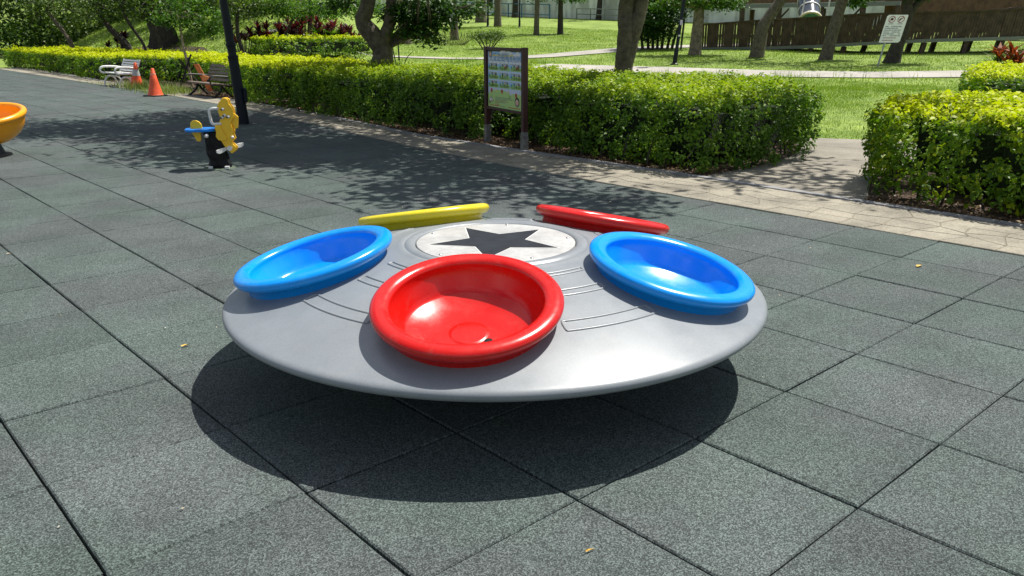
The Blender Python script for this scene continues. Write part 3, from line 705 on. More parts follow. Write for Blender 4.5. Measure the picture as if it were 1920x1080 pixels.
simple_tree(26.9, 19.7, .23, .08, 1.9, [(*lat(.2, 2.1), 1.0, 1.0, .32, 1500), (*lat(1.2, 2.05), .8, .7, .28, 900), (*lat(-.8, 2.1), .6, .6, .3, 600), (*lat(-1.5, 2.0), .45, .45, .22, 380), (0, 0, 3.6, 1.5, 1.5, .8, 900)], 'barkp', 'leafL', .13, 'stout pale barked tree with light green foliage at the left end of the wooden ramp')
tree('lawn_tree', (27.2, 17.0), [([lat(0, 0), lat(.10, .7), lat(.18, 1.2), lat(.62, 1.9), lat(1.0, 2.6), lat(1.2, 4)], [.30, .25, .22, .19, .18, .14])], [(.8, -.6, 5.6, 2.0, 2.0, 1.0, 700), (-.3, .6, 5.0, 1.5, 1.5, .8, 400)],
     'bark', 'leafA', .2, 'lawn tree with a kinked leaning trunk in front of the ramp', far)
tree('lawn_tree', (27.8, 14.45), [([lat(0, 0), lat(.12, .6), lat(.25, 1.3), lat(.5, 2.6), lat(.6, 4)], [.27, .22, .20, .18, .14])], [(*lat(.95, 2.15), .4, .4, .18, 260), (*lat(1.3, 2.35), .45, .45, .2, 260), (.4, -.6, 5.2, 1.8, 1.8, .9, 700), (-.3, .6, 5.4, 1.5, 1.5, .8, 400)],
     'bark', 'leafL', .17, 'lawn tree with bright leaves to its right left of the white notice', far)
tree('lawn_tree', (27.8, 11.95), [([lat(0, 0), lat(.14, .6), lat(.32, 1.4), lat(.3, 2.0), lat(.0, 3.2)], [.32, .22, .19, .17, .13]), ([lat(.30, 1.3), lat(.55, 1.85), lat(.95, 2.3), lat(1.4, 3.1)], [.15, .12, .11, .09])],
     [(*lat(.5, 2.35), .6, .6, .22, 500), (*lat(1.2, 2.45), .6, .6, .22, 420), (.4, -.6, 5.2, 2.0, 2.0, 1.0, 900), (-.3, .6, 5.6, 1.6, 1.6, .8, 500)],
     'barkd', 'leafA', .15, 'forked dark lawn tree right behind the white notice', far)

# shrubs on the lawn
tree('dense_shrub', (28.3, 22.9), [([lat(a, 0), lat(a * 1.15, .5), lat(a * 1.5, 1.3)], [.07, .06, .04]) for a in (-.8, -.55, -.3, -.1, .1, .3, .55, .75)],
     [(*lat(-.05, .75), .95, .95, .42, 2600), (*lat(0, 1.5), 1.15, 1.15, .8, 4600), (*lat(-.3, 2.3), 1.1, 1.1, .7, 2600), (*lat(.6, 1.7), .95, .95, .7, 2000), (*lat(.2, 3.0), .9, .9, .6, 1200), (*lat(-.7, 1.1), .6, .7, .5, 900), (*lat(1.35, 2.1), .7, .7, .6, 900)],
     'barkd', 'leafA', .12, 'big round dark green shrub on many thin stems right of the forked trunk', cat='shrub', branches=0)
tree('round_bush', (23.2, 28.5), [([lat(a * .25, 0), lat(a * .6, .3), lat(a, .6)], [.03, .025, .015]) for a in (-.7, -.4, -.1, .2, .5, .7)],
     [(*lat(0, .55), .8, .8, .28, 1300), (*lat(.35, .65), .5, .5, .22, 500), (*lat(-.45, .62), .45, .45, .2, 400)], 'twig', 'leafO', .07, 'loose rounded bush on the lawn just above the notice board', cat='bush', branches=0)
tree('twiggy_bush', (23.5, 31.7), [([lat(a * .6, 0), lat(a * .9 + .05, .3), lat(a + .1 * math.sin(a * 40), .62)], [.018, .014, .008]) for a in np.linspace(-1.0, 1.1, 22)],
     [(*lat(0, .35), 1.0, .5, .22, 260)], 'twig', 'leafO', .06, 'bare twiggy bush on the lawn left of the slim tree', cat='bush', branches=0)

# trees and shrubs on the slope behind the long low hedge
slope = 'small trees on the slope'
def slope_tree(x, y, z, pts, rad, blobs, leaf, size, label, bark='barkd', **k):
    return tree('slope_tree', (x, y, z), [(pts, rad)], blobs, bark, leaf, size, label, slope, **k)
slope_tree(8.0, 36.5, .0, [lat(0, 0), lat(-.3, 1.0), lat(-.7, 1.7), lat(-1.1, 2.3)], [.10, .09, .07, .05], [(*lat(-1.2, 2.4), .9, .9, .35, 500), (*lat(.4, 1.9), .6, .6, .25, 300), (*lat(-.2, 2.7), 1.1, 1.1, .4, 500)], 'leafO', .13, 'thin grey stemmed tree leaning left, leftmost behind the long low hedge', bark='bark', branches=3)
slope_tree(8.3, 30.6, .0, [lat(0, 0), lat(-.25, .9), lat(-.8, 1.5), lat(-1.2, 2.3)], [.13, .12, .10, .07], [(*lat(-1.0, 2.1), .9, .9, .4, 700), (*lat(-.3, 2.4), 1.0, 1.0, .4, 700), (*lat(-1.9, 2.3), .8, .8, .3, 450), (1.5, .3, 3.9, 2.2, 2.4, .6, 900), (2.6, 3.6, 4.2, 2.2, 2.4, .6, 900)], 'leafO', .12, 'dark tree leaning strongly left out of the long low hedge', branches=3)
slope_tree(8.45, 29.6, .0, [lat(0, 0), lat(-.15, .9), lat(-.6, 1.7), lat(-.8, 2.3)], [.06, .05, .05, .04], [(*lat(-.4, 2.3), .7, .7, .3, 400), (*lat(.2, 2.6), .8, .8, .3, 400)], 'leafO', .12, 'very thin leaning stem just right of the strongly leaning dark tree', branches=2)
slope_tree(8.6, 28.9, .0, [lat(0, 0), lat(.02, .9), lat(-.14, 1.7), lat(-.1, 2.5)], [.08, .07, .06, .05], [(*lat(.3, 2.2), .9, .9, .35, 700), (*lat(-.4, 2.0), .6, .6, .25, 300), (*lat(1.1, 2.35), .8, .8, .3, 500), (3.4, -.3, 4.0, 2.0, 2.4, .6, 900)], 'leafO', .12, 'upright slim dark tree at the middle of the long low hedge', branches=3)
slope_tree(11.9, 37.8, .62, [lat(0, 0), lat(.05, .6), lat(-.3, 1.3), lat(-.9, 1.9)], [.72, .62, .34, .24], [(*lat(-.6, 2.0), 1.6, 1.6, .5, 1700), (*lat(1.3, 1.9), 1.3, 1.3, .45, 1300), (*lat(.3, 2.5), 1.7, 1.7, .5, 1500), (*lat(2.4, 2.0), .8, .8, .35, 500), (1.0, 0, 4.2, 3.0, 3.0, .8, 1300), (3.4, -3.6, 4.2, 2.4, 2.6, .8, 900)], 'leafA', .17, 'massive dark tree with a very thick spreading trunk on the slope', branches=4)
slope_tree(13.4, 42.5, 1.2, [lat(0, 0), lat(.2, 1.0), lat(.2, 2.3)], [.16, .13, .10], [(*lat(0, 2.2), 1.3, 1.3, .5, 800), (*lat(-1.2, 1.9), 1.0, 1.0, .4, 500)], 'leafO', .17, 'upper slope tree seen left of the massive trunk', branches=2)
slope_tree(11.0, 27.6, .32, [lat(0, 0), lat(-.03, .5), lat(-.12, 1.0), lat(-.05, 1.8)], [.09, .08, .07, .06], [(*lat(.1, 1.75), .8, .8, .3, 600), (*lat(.9, 1.9), .8, .8, .3, 600), (*lat(-.6, 2.0), .6, .6, .25, 300), (2.5, 1, 3.8, 1.8, 1.8, .5, 700)], 'leafO', .11, 'small tree right behind the near lamp post', branches=3)
slope_tree(11.6, 26.9, .4, [lat(0, 0), lat(.35, .55), lat(.75, 1.0), lat(1.1, 1.6)], [.06, .05, .045, .04], [(*lat(1.2, 1.7), .8, .8, .3, 600), (*lat(2.0, 1.75), .8, .8, .3, 650), (*lat(.5, 1.8), .6, .6, .25, 350)], 'leafL', .11, 'little tree with a stem bending right beside the red leaved shrubs', branches=3)
slope_tree(15.5, 31.0, 1.1, [lat(0, 0), lat(.1, .6), lat(.15, 1.6)], [.10, .09, .07], [(*lat(0, 1.1), 1.2, 1.2, .4, 1000), (*lat(1.5, 1.2), 1.2, 1.2, .4, 1000), (*lat(-1.3, 1.3), 1.0, 1.0, .4, 700), (*lat(2.8, 1.1), .8, .8, .3, 500)], 'leafL', .14, 'leafy tree above the red leaved shrubs left of the curved tree', branches=4)
# dense wood along the top of the slope
for k, (x, y, zz, s) in enumerate([(6.2, 66, .0, 1.5), (8.8, 60, 0, 1.5), (11.0, 55, .2, 1.3), (12.2, 62, .9, 1.5), (14.8, 56, 1.9, 1.2), (15.4, 50, 2.2, 1.2), (17.6, 45, 3.0, 1.1), (19.5, 50, 3.6, 1.3), (20.2, 41.5, 3.4, 1.0), (22, 46, 3.0, 1.2), (17.2, 37.5, 2.2, .8)]):
    z0 = gz(x, y)
    lab = ['wood edge tree farthest left at the path end', 'bushy wood edge tree second from the left end', 'broad wood edge tree above the leaning grey stem', 'tall wood edge tree behind the leaning dark tree', 'full crowned wood edge tree above the dark red bush',
           'wood edge tree above the upright slim dark tree', 'wood edge tree left over the massive trunk', 'wood edge tree straight over the massive trunk', 'wood edge tree behind the near lamp post top', 'far wood edge tree right of the near lamp post', 'low wood edge tree over the red leaved shrubs'][k]
    tree('wood_edge_tree', (x, y), [([(0, 0, 0), (.1, .1, 2.2), (.2, 0, 4)], [.2, .16, .1])],
         [(0, 0, 3.4 * s, 2.4, 2.4, 1.6 * s, 1400), (-1.6, .4, 2.4 * s, 1.5, 1.6, 1.0 * s, 800), (1.4, -.4, 2.6 * s, 1.6, 1.6, 1.0 * s, 800)] + ([(0, -1.5, 1.0, 1.9, 1.6, .9, 900), (1.6, -1.5, 1.3, 1.6, 1.6, .9, 700)] if k < 5 else []), 'barkd', ['leafO', 'leafA', 'leafO'][k % 3], .26, lab, 'trees along the top of the slope', branches=1)
# dark backdrop wood on the right behind the ramp
for k, (x, y) in enumerate([(58, 30), (60, 22), (60, 14), (57, 7), (54, 1)]):
    tree('background_tree', (x, y), [([(0, 0, 0), (.1, .1, 2.2), (.2, 0, 4)], [.3, .25, .15])], [(0, 0, 3.4, 3.5, 3.5, 2.2, 1500), (-2, .4, 2.6, 2.2, 2.5, 1.6, 700), (2, -1, 5, 2.5, 2.5, 2, 700)], 'barkd', 'leafA', .42,
         ['tree behind the tube slide far away', 'tree far behind the left half of the ramp', 'tree far behind the curve of the upper deck', 'tree far behind the right half of the ramp', 'tree at the far right edge beyond the ramp'][k], 'trees far behind the ramp', branches=1)

# cordylines: rosettes of strap leaves
def rosette(root, c, n, L, wd, m, name='leaf_rosette', el=(15, 80)):
    v, f, t = [], [], []
    for k in range(n):
        a = random.uniform(0, 2 * math.pi); e = R(random.uniform(*el)); l_ = L * random.uniform(.7, 1.1)
        d = Vector((math.cos(a) * math.cos(e), math.sin(a) * math.cos(e), math.sin(e))); s = Vector((-math.sin(a), math.cos(a), 0)); w_ = wd * random.uniform(.7, 1.2)
        p = [Vector(c), Vector(c) + d * l_ * .5, Vector(c) + d * l_ + Vector((math.cos(a) * .08, math.sin(a) * .08, -l_ * .18))]
        b = len(v); v += [p[0] - s * w_ * .2, p[0] + s * w_ * .2, p[1] + s * w_ * .5, p[1] - s * w_ * .5, p[2]]
        f += [(b, b + 1, b + 2, b + 3), (b + 3, b + 2, b + 4)]; q = random.random(); t += [q, q]
    o = MB().add(v, f).build(name, m, root)
    at = o.data.attributes.new('tint', 'FLOAT', 'FACE'); at.data.foreach_set('value', t)
    return o
def cordyline(x, y, label, n=5, m='leafR', s=1.0, H=.8, group='red leaved shrubs behind the back hedge', spread=.5):
    z = gz(x, y); root = empty('red_leaf_shrub', (x, y, z)); tag(root, label, 'shrub', group)
    st = MB()
    for k in range(n):
        p = (random.uniform(-spread, spread), random.uniform(-spread, spread), H * random.uniform(.45, 1.05))
        st.tube([(p[0] * .4, p[1] * .4, -.05), (p[0] * .8, p[1] * .8, p[2] * .5), p], .018, 5); rosette(root, p, 16, .42 * s, .075 * s, M[m])
    tag(st.build('stems', M['twig'], root), kind='stuff')
for k, (x, y, l_) in enumerate([(12.0, 27.6, 'dark red shrub leftmost behind the back hedge'), (12.9, 27.4, 'dark red shrub second from the left behind the back hedge'), (13.6, 27.9, 'dark red shrub in the middle of the row behind the back hedge'), (14.4, 27.7, 'dark red shrub right of the middle behind the back hedge'), (15.6, 28.2, 'reddish shrub beside the trunk of the curved tree'), (11.4, 28.4, 'low dark red shrub right of the near lamp post')]):
    cordyline(x, y, l_, 12, s=1.15)
cordyline(10.0, 38.3, 'dark purple bush on the slope between the leaning stems', 9, H=1.1, s=1.2, group=None, spread=.6)
# rust leaved plant at the far right edge
cordyline(17.9, 5.0, 'rust coloured broad leaved plant at the right edge behind the square cornered hedge', 6, 'leafRO', 1.1, .95, None, .4)
root = empty('green_leafy_plant', (18.4, 5.35, gz(18.4, 5.35))); tag(root, 'green strap leaved plant beside the rust coloured plant', 'plant')
for k in range(5): rosette(root, (random.uniform(-.25, .25), random.uniform(-.25, .25), random.uniform(.25, .8)), 16, .45, .06, M['leafL'])
# green broad leaved plants among the red ones
root = empty('green_leafy_plant', (14.3, 27.2, gz(14.3, 27.2))); tag(root, 'pale green broad leaved plant among the dark red shrubs', 'plant')
for k in range(5): rosette(root, (random.uniform(-.5, .5), random.uniform(-.2, .2), random.uniform(.35, .75)), 14, .45, .12, M['leafL'])

# ------------------------------------------------------------------ grass
def grass(name, n, xr, yr, H, Wd, label, test, mt='grass', lean=.5, tuft=0):
    x = rng.uniform(*xr, n); y = rng.uniform(*yr, n); ok = test(x, y); x, y = x[ok], y[ok]
    pat = vnoise(x, y, 1.1, 21); k = rng.random(len(x)) < .75 + pat * .5; x, y, pat = x[k], y[k], pat[k]
    h = H * rng.uniform(.5, 1.3, len(x)) * (1 + .5 * np.maximum(0, vnoise(x, y, .8, 22)) + .3 * vnoise(x, y, .25, 23))
    o = blade_mesh(name, np.c_[x, y, GZ(x, y) - .01], h, Wd, .45 + pat * .15 + rng.normal(0, .17, len(x)), M[mt], lean=lean)
    tag(o, label, 'grass', kind='stuff')
LP = [(18.6, 20.4), (20.4, 16.2), (21.6, 13.2), (23.3, 10.3), (25.2, 8.2), (27.5, 5)]
def path_d(x, y, pts):
    d = np.full(len(x), 1e9)
    for i in range(len(pts) - 1):
        a, b = np.array(pts[i]), np.array(pts[i + 1]); ab = b - a; t = np.clip(((x - a[0]) * ab[0] + (y - a[1]) * ab[1]) / (ab @ ab), 0, 1)
        d = np.minimum(d, np.hypot(x - a[0] - t * ab[0], y - a[1] - t * ab[1]))
    return d
DP = [(14, 31.5), (16.9, 28.3), (18.6, 25.2), (20.0, 23.9), (22.2, 23.6), (25, 23.7), (28, 23.9), (31.5, 22.5), (36, 19.8)]
def onlawn(x, y):
    D = np.hypot(x - CAM[0], y - CAM[1])
    return (path_d(x, y, LP) > 1.12) & (path_d(x, y, DP) > .6) & ~inpoly(x, y, [(4, 3.6), (8.2, 4.4), (9.6, 2.1), (4, 1)]) & (D > 9)
grass('short_grass', 150000, (8.3, 21), (1, 13), .045, .010, 'short bright lawn grass between the hedges and the park path', lambda x, y: onlawn(x, y) & (y > (x - 8) * .08 + 1.4) & (y < 4.6 + (x - 8) * .75))
grass('short_grass', 200000, (15, 40), (7, 46), .06, .02, 'lawn grass beyond the park path around the tree trunks', lambda x, y: onlawn(x, y) & (y > .28 * x) & (y < x * 1.6))
grass('long_grass', 9000, (19, 26), (8, 20), .19, .02, 'long untidy grass fringe along the far side of the park path', lambda x, y: (np.abs(path_d(x, y, LP) - 1.35) < .25) & (vnoise(x, y, .7, 30) > .0), lean=.7)
grass('long_grass', 5000, (16.5, 20), (18.5, 24), .2, .02, 'long grass clump left of the park path behind the long hedge', lambda x, y: onlawn(x, y) & (vnoise(x, y, .8, 31) > -.1), lean=.7)
grass('long_grass', 4200, (18.5, 23.6), (10.2, 14.4), .17, .018, 'ragged grass growing over the near edge of the park path', lambda x, y: (np.abs(path_d(x, y, LP) - 1.05) < .28) & (x + y * 1.0 < 34.5) & (vnoise(x, y, .6, 33) > -.25), lean=.7)
tree('sapling', (7.45, 12.75, 0), [([lat(.08, 0), lat(.06, .9), lat(.04, 1.5)], [.018, .014, .008]), ([lat(.05, .3), lat(-.03, .9), lat(-.12, 1.35)], [.014, .011, .006]), ([lat(.08, .5), lat(.2, .85), lat(.34, 1.0)], [.012, .008, .005])],
     [(*lat(.1, 1.35), .16, .16, .1, 40)], 'barkd', 'leafL', .07, 'thin dark sapling stems right beside the curved forked tree', cat='sapling', branches=0)
grass('slope_grass', 70000, (9, 24), (24, 70), .10, .05, 'rough grass on the slope behind the low hedges', lambda x, y: (y > 24 + (x - 9) * .2) & (x < y * .55 + 1.5), lean=.8)
def weeds(n, cx_, cy_, rx, ry, H, label):
    x = rng.normal(cx_, rx, n); y = rng.normal(cy_, ry, n); h = H * rng.uniform(.4, 1.3, n)
    o = blade_mesh('weeds', np.c_[x, y, np.zeros(n)], h, .016, .5 + rng.normal(0, .22, n), M['weed'], lean=.8); tag(o, label, 'weeds', kind='stuff')
weeds(1500, 5.35, 21.0, .28, .8, .19, 'pale weeds growing round the foot of the white bench and the striped cone')
weeds(900, 5.1, 18.9, .25, .45, .15, 'pale weeds growing behind the plain orange cone')
weeds(160, 5.05, 24.0, .12, .9, .05, 'small grass tufts in the paving joints near the white bench')

# ------------------------------------------------------------------ notice board
def build_board():
    a, b = Vector((4.80, 6.80, 0)), Vector((4.55, 5.82, 0)); d = (b - a).normalized(); n = Vector((d.y, -d.x, 0))
    if n.dot(Vector(CAM) - a) < 0: n = -n
    root = empty('notice_board', (a + b) / 2); tag(root, 'upright brown framed notice board with a colourful illustrated poster in front of the hedge', 'notice board')
    o0 = (a + b) / 2; hw = (b - a).length / 2
    Mx = Matrix(((d.x, 0, n.x, 0), (d.y, 0, n.y, 0), (0, 1, 0, 0), (0, 0, 0, 1)))  # local x along, y up, z out
    Rb = Matrix(((d.x, n.x, 0), (d.y, n.y, 0), (0, 0, 1)))
    H = 1.20
    for s in (-1, 1):
        c = d * (s * hw)
        MB().box(c + Vector((0, 0, H / 2 + .1)), (.064, .064, H - .2), Rb).build('post', M['signbrown'], root, bevel=.004)
        MB().box(c + Vector((0, 0, .11)), (.082, .082, .24), Rb, .85).build('post_footing', M['cement'], root, bevel=.01)
    zb, zt = .455, H - .03; w_ = hw - .045
    MB().box(Vector((0, 0, zt + .005)), (2 * w_, .06, .035), Rb).build('top_rail', M['signbrown'], root, bevel=.003)
    MB().box(Vector((0, 0, zb - .01)), (2 * w_, .06, .03), Rb).build('bottom_rail', M['signbrown'], root, bevel=.003)
    MB().box(-n * .005 + Vector((0, 0, (zb + zt) / 2)), (2 * w_ - .002, .02, zt - zb - .03), Rb).build('backboard', M['signbrown'], root)
    W0, H0 = 2 * w_ - .01, zt - zb - .035; zc = zb + .008
    def fl(color, name, rough=.4): return mat('print_' + name, color, rough)
    col = dict(sky=(.36, .62, .92), pale=(.6, .76, .95), green=(.42, .70, .20), white=(.86, .88, .9), yel=(.85, .68, .22), blue=(.06, .30, .60), red=(.45, .06, .05), blk=(.02, .02, .02), skin=(.75, .5, .38), brown=(.24, .07, .04), lil=(.60, .68, .86), txt=(.12, .18, .2), grn2=(.46, .70, .24))
    PM = {k: fl(v, k) for k, v in col.items()}
    lay = {}
    def P(u, v): return (-W0 / 2 + u * W0, zc + v * H0)
    def rect(u0, v0, u1, v1, c, z): lay.setdefault((c, z), MB()).prism([P(u0, v0), P(u1, v0), P(u1, v1), P(u0, v1)], Mx @ Matrix.Translation((0, 0, .006 + z * .0012)), .0004)
    def disc(u, v, r, c, z, sy_=1, n_=14): 
        lay.setdefault((c, z), MB()).prism([(P(u, v)[0] + r * W0 * math.cos(t * 2 * math.pi / n_), P(u, v)[1] + r * W0 * sy_ * math.sin(t * 2 * math.pi / n_)) for t in range(n_)], Mx @ Matrix.Translation((0, 0, .006 + z * .0012)), .0004)
    def tri(pts, c, z): lay.setdefault((c, z), MB()).prism([P(*p) for p in pts], Mx @ Matrix.Translation((0, 0, .006 + z * .0012)), .0004)
    r = random.Random(3)
    rect(0, 0, 1, 1, 'pale', 0); rect(0, .83, 1, 1, 'sky', 1)
    disc(.46, .955, .12, 'white', 2, .45); disc(.62, .945, .13, 'white', 2, .4); disc(.75, .92, .08, 'white', 2, .5); disc(.88, .95, .07, 'white', 2, .6)
    rect(.14, .915, .76, .948, 'yel', 3)
    for k in range(5): disc(.08 + k * .12, .862, .062, 'white', 2); 
    rect(.02, .83, .62, .842, 'white', 2)
    for k in range(4): disc(.69 + k * .09, .85, .046, 'white', 2)
    # face with dark hair in the corner, plain
    for u, v, s in ((.08, .955, .050), (.87, .145, .065)):
        disc(u, v, s, 'blk', 4); disc(u, v - s * .18, s * .72, 'skin', 5); disc(u, v - s * .35, s * .16, 'red', 6, .6)
        rect(u - s * .35, v - s * .95, u + s * .35, v - s * .62, 'blue', 5)
    rows = [(.665, .80), (.505, .64), (.355, .49)]
    for j, (v0, v1) in enumerate(rows):
        rect(0, v0 + .0, 1, v1 - .0, 'sky', 1)
        for i in range(3):
            u0 = .02 + i * .33; rect(u0, v0 + .004, u0 + .30, v0 + .055, 'green', 2); disc(u0 + .08, v0 + .05, .09, 'green', 2, .35); disc(u0 + .22, v0 + .05, .09, 'green', 2, .3)
            rect(u0, v1 - .024, u0 + .30, v1 - .004, 'white', 3); rect(u0 + .01, v1 - .018, u0 + .27, v1 - .010, 'txt', 4)
            disc(u0 + .03, v0 + .07, .018, 'blue', 5)
            for k in range(3):
                uu = u0 + .1 + k * .065 + r.uniform(-.01, .01); c = ['blk', 'brown', 'blue', 'txt'][r.randrange(4)]
                rect(uu, v0 + .02, uu + .012, v0 + .085, c, 5); disc(uu + .006, v0 + .095, .018, 'skin' if k % 2 else c, 5)
    for i in (1, 2): tri([(.02 + i * .33 + .15, .68), (.02 + i * .33 + .27, .755), (.02 + i * .33 + .24, .765), (.02 + i * .33 + .17, .74)], 'brown', 6)
    rect(0, 0, 1, .24, 'grn2', 1); rect(0, .24, 1, .355, 'lil', 1); disc(.35, .225, .34, 'grn2', 2, .22); disc(.85, .2, .22, 'grn2', 2, .3)
    for u, c in ((.11, 'red'), (.26, 'yel'), (.43, 'red'), (.62, 'yel'), (.84, 'red')):
        v = .30 if u < .8 else .26
        rect(u - .006, .2, u + .006, v, 'green', 3); disc(u, v, .03 if c == 'red' else .018, c, 4)
    tri([(.03, .10), (.17, .10), (.10, .205)], 'brown', 3); tri([(.048, .11), (.152, .11), (.10, .19)], 'white', 4); rect(.095, .135, .105, .17, 'blk', 5); disc(.10, .122, .007, 'blk', 5)
    for k in range(5):
        v = .185 - k * .022; rect(.22, v, .22 + [.5, .55, .34, .4, .3][k], v + .007, 'red' if k in (3,) else 'txt', 3)
    for k in range(3): disc(.05 + k * .055, .078, .018, ['blk', 'green', 'green'][k], 3)
    for k in range(3): rect(.22, .08 - k * .02, .33 + .02 * k, .086 - k * .02, 'red', 3)
    rect(.04, .028, .32, .040, 'red', 3); rect(.38, .028, .52, .036, 'txt', 3); rect(.62, .028, .95, .040, 'red', 3)
    post = lay.pop(('pale', 0)).build('poster', PM['pale'], root)
    names = dict(sky='sky_band', green='grass_print', white='white_print', yel='yellow_print', blue='blue_print', red='red_print', blk='black_print', skin='face_print', brown='brown_print', lil='lilac_print', txt='small_print', grn2='meadow_print', pale='pale_print')
    for (c, z), mb in lay.items(): mb.build(names[c], PM[c], post)
    # title characters
    try:
        for txt, u, v, s, gap in (('兒童遊戲場', .045, .845, .054, 0), ('使用須知', .655, .838, .040, 0)):
            cu = bpy.data.curves.new('title', 'FONT'); cu.body = txt; cu.size = s * 1.12 * W0 / .5 * .98; cu.space_character = 1.02
            to = bpy.data.objects.new('title_text', cu); COL.objects.link(to)
            dg = bpy.context.evaluated_depsgraph_get(); me = bpy.data.meshes.new_from_object(to.evaluated_get(dg)); bpy.data.objects.remove(to)
            if len(me.vertices) == 0: continue
            x, y = P(u, v); me.transform(Mx @ Matrix.Translation((x, y, .006 + 5 * .0012))); me.materials.clear(); me.materials.append(PM['blue'])
            q = bpy.data.objects.new('title_text', me); COL.objects.link(q); q.parent = post
    except Exception as ex: print('title', ex)
    return root
build_board()

# ------------------------------------------------------------------ lamp posts
def lamp(x, y, lean, H, r, label, near=False, box=True):
    z = gz(x, y); z = 0 if z < .02 else z
    root = empty('lamp_post', (x, y, z)); tag(root, label, 'lamp post', 'dark lamp posts in the park')
    L = lambda zz: Vector(lat(lean * zz, zz))
    if near:
        m = MB(); m.tube([L(-.02), L(.3), L(.95), L(.99), L(1.0), L(1.03), L(1.04), L(1.09), L(1.17), L(1.18), L(1.21), L(1.22), L(1.3), L(2.2), L(H)], [r, r * .98, r * .93, r * .93, r * .97, r * .97, r * .78, r * .74, r * .84, r * .95, r * .95, r * .80, r * .80, r * .66, r * .5], 20)
        m.build('pole', M['navy'], root, smooth=True, angle=35)
        b = Matrix.Rotation(0, 3, 'Z'); q = L(.44) + SIDE * (r * 1.0) - VIEW * .01
        MB().box(q, (.055, .11, .22)).build('inspection_cover', M['navy'], root, bevel=.012)
    else:
        m = MB(); m.tube([L(-.02), L(.5), L(.55), L(H)], [r, r * .95, r * .75, r * .55], 10); m.build('pole', M['navy'], root, smooth=True, angle=35)
        MB().lathe([(r * 1.7, 0), (r * 1.6, .03), (r * 1.05, .06)], 12).build('base_flange', M['iron'], root)
    t = L(H); MB().lathe([(.0, .42), (.16, .36), (.20, .30), (.17, .27), (.13, .05), (.06, .0), (0, -.02)], 16, Matrix.Translation(t)).build('lantern', M['white'], root, smooth=True)
    return root
lamp(3.40, 11.08, -.072, 3.9, .082, 'dark navy lamp post standing on the mat edge behind the yellow spring rider', near=True)
q = lamp(22.7, 17.5, .10, 4.2, .085, 'slim dark lamp post with a sticker on the lawn left of the wooden ramp')
o = MB().box(Vector(lat(.155, 1.45)) - VIEW * .07, (.09, .012, .17), Matrix.Rotation(-YAW, 3, 'Z')); o.build('sticker', mat('sticker_lilac', (.5, .45, .6), .5), q)
o = MB().box(Vector(lat(.11, 1.0)) - VIEW * .075, (.07, .012, .06), Matrix.Rotation(-YAW, 3, 'Z')); o.build('sticker', M['white'], q)
q = lamp(37.7, 45.6, .02, 4.4, .085, 'distant lamp post carrying a speaker box above the loose rounded bush')
MB().box(Vector(lat(.16, 1.75)), (.3, .3, .75)).build('speaker_box', M['iron'], q)
lamp(38.3, 42.9, .01, 4.4, .075, 'distant thin lamp post in front of the white wall right of the speaker box post')
root = empty('thin_pole', (29.0, 22.0, gz(29, 22))); tag(root, 'thin dark pole beside the dark green shrub', 'pole'); MB().tube([(0, 0, -.05), lat(.06, .9), lat(.1, 1.6)], .045, 8).build('shaft', M['iron'], root)

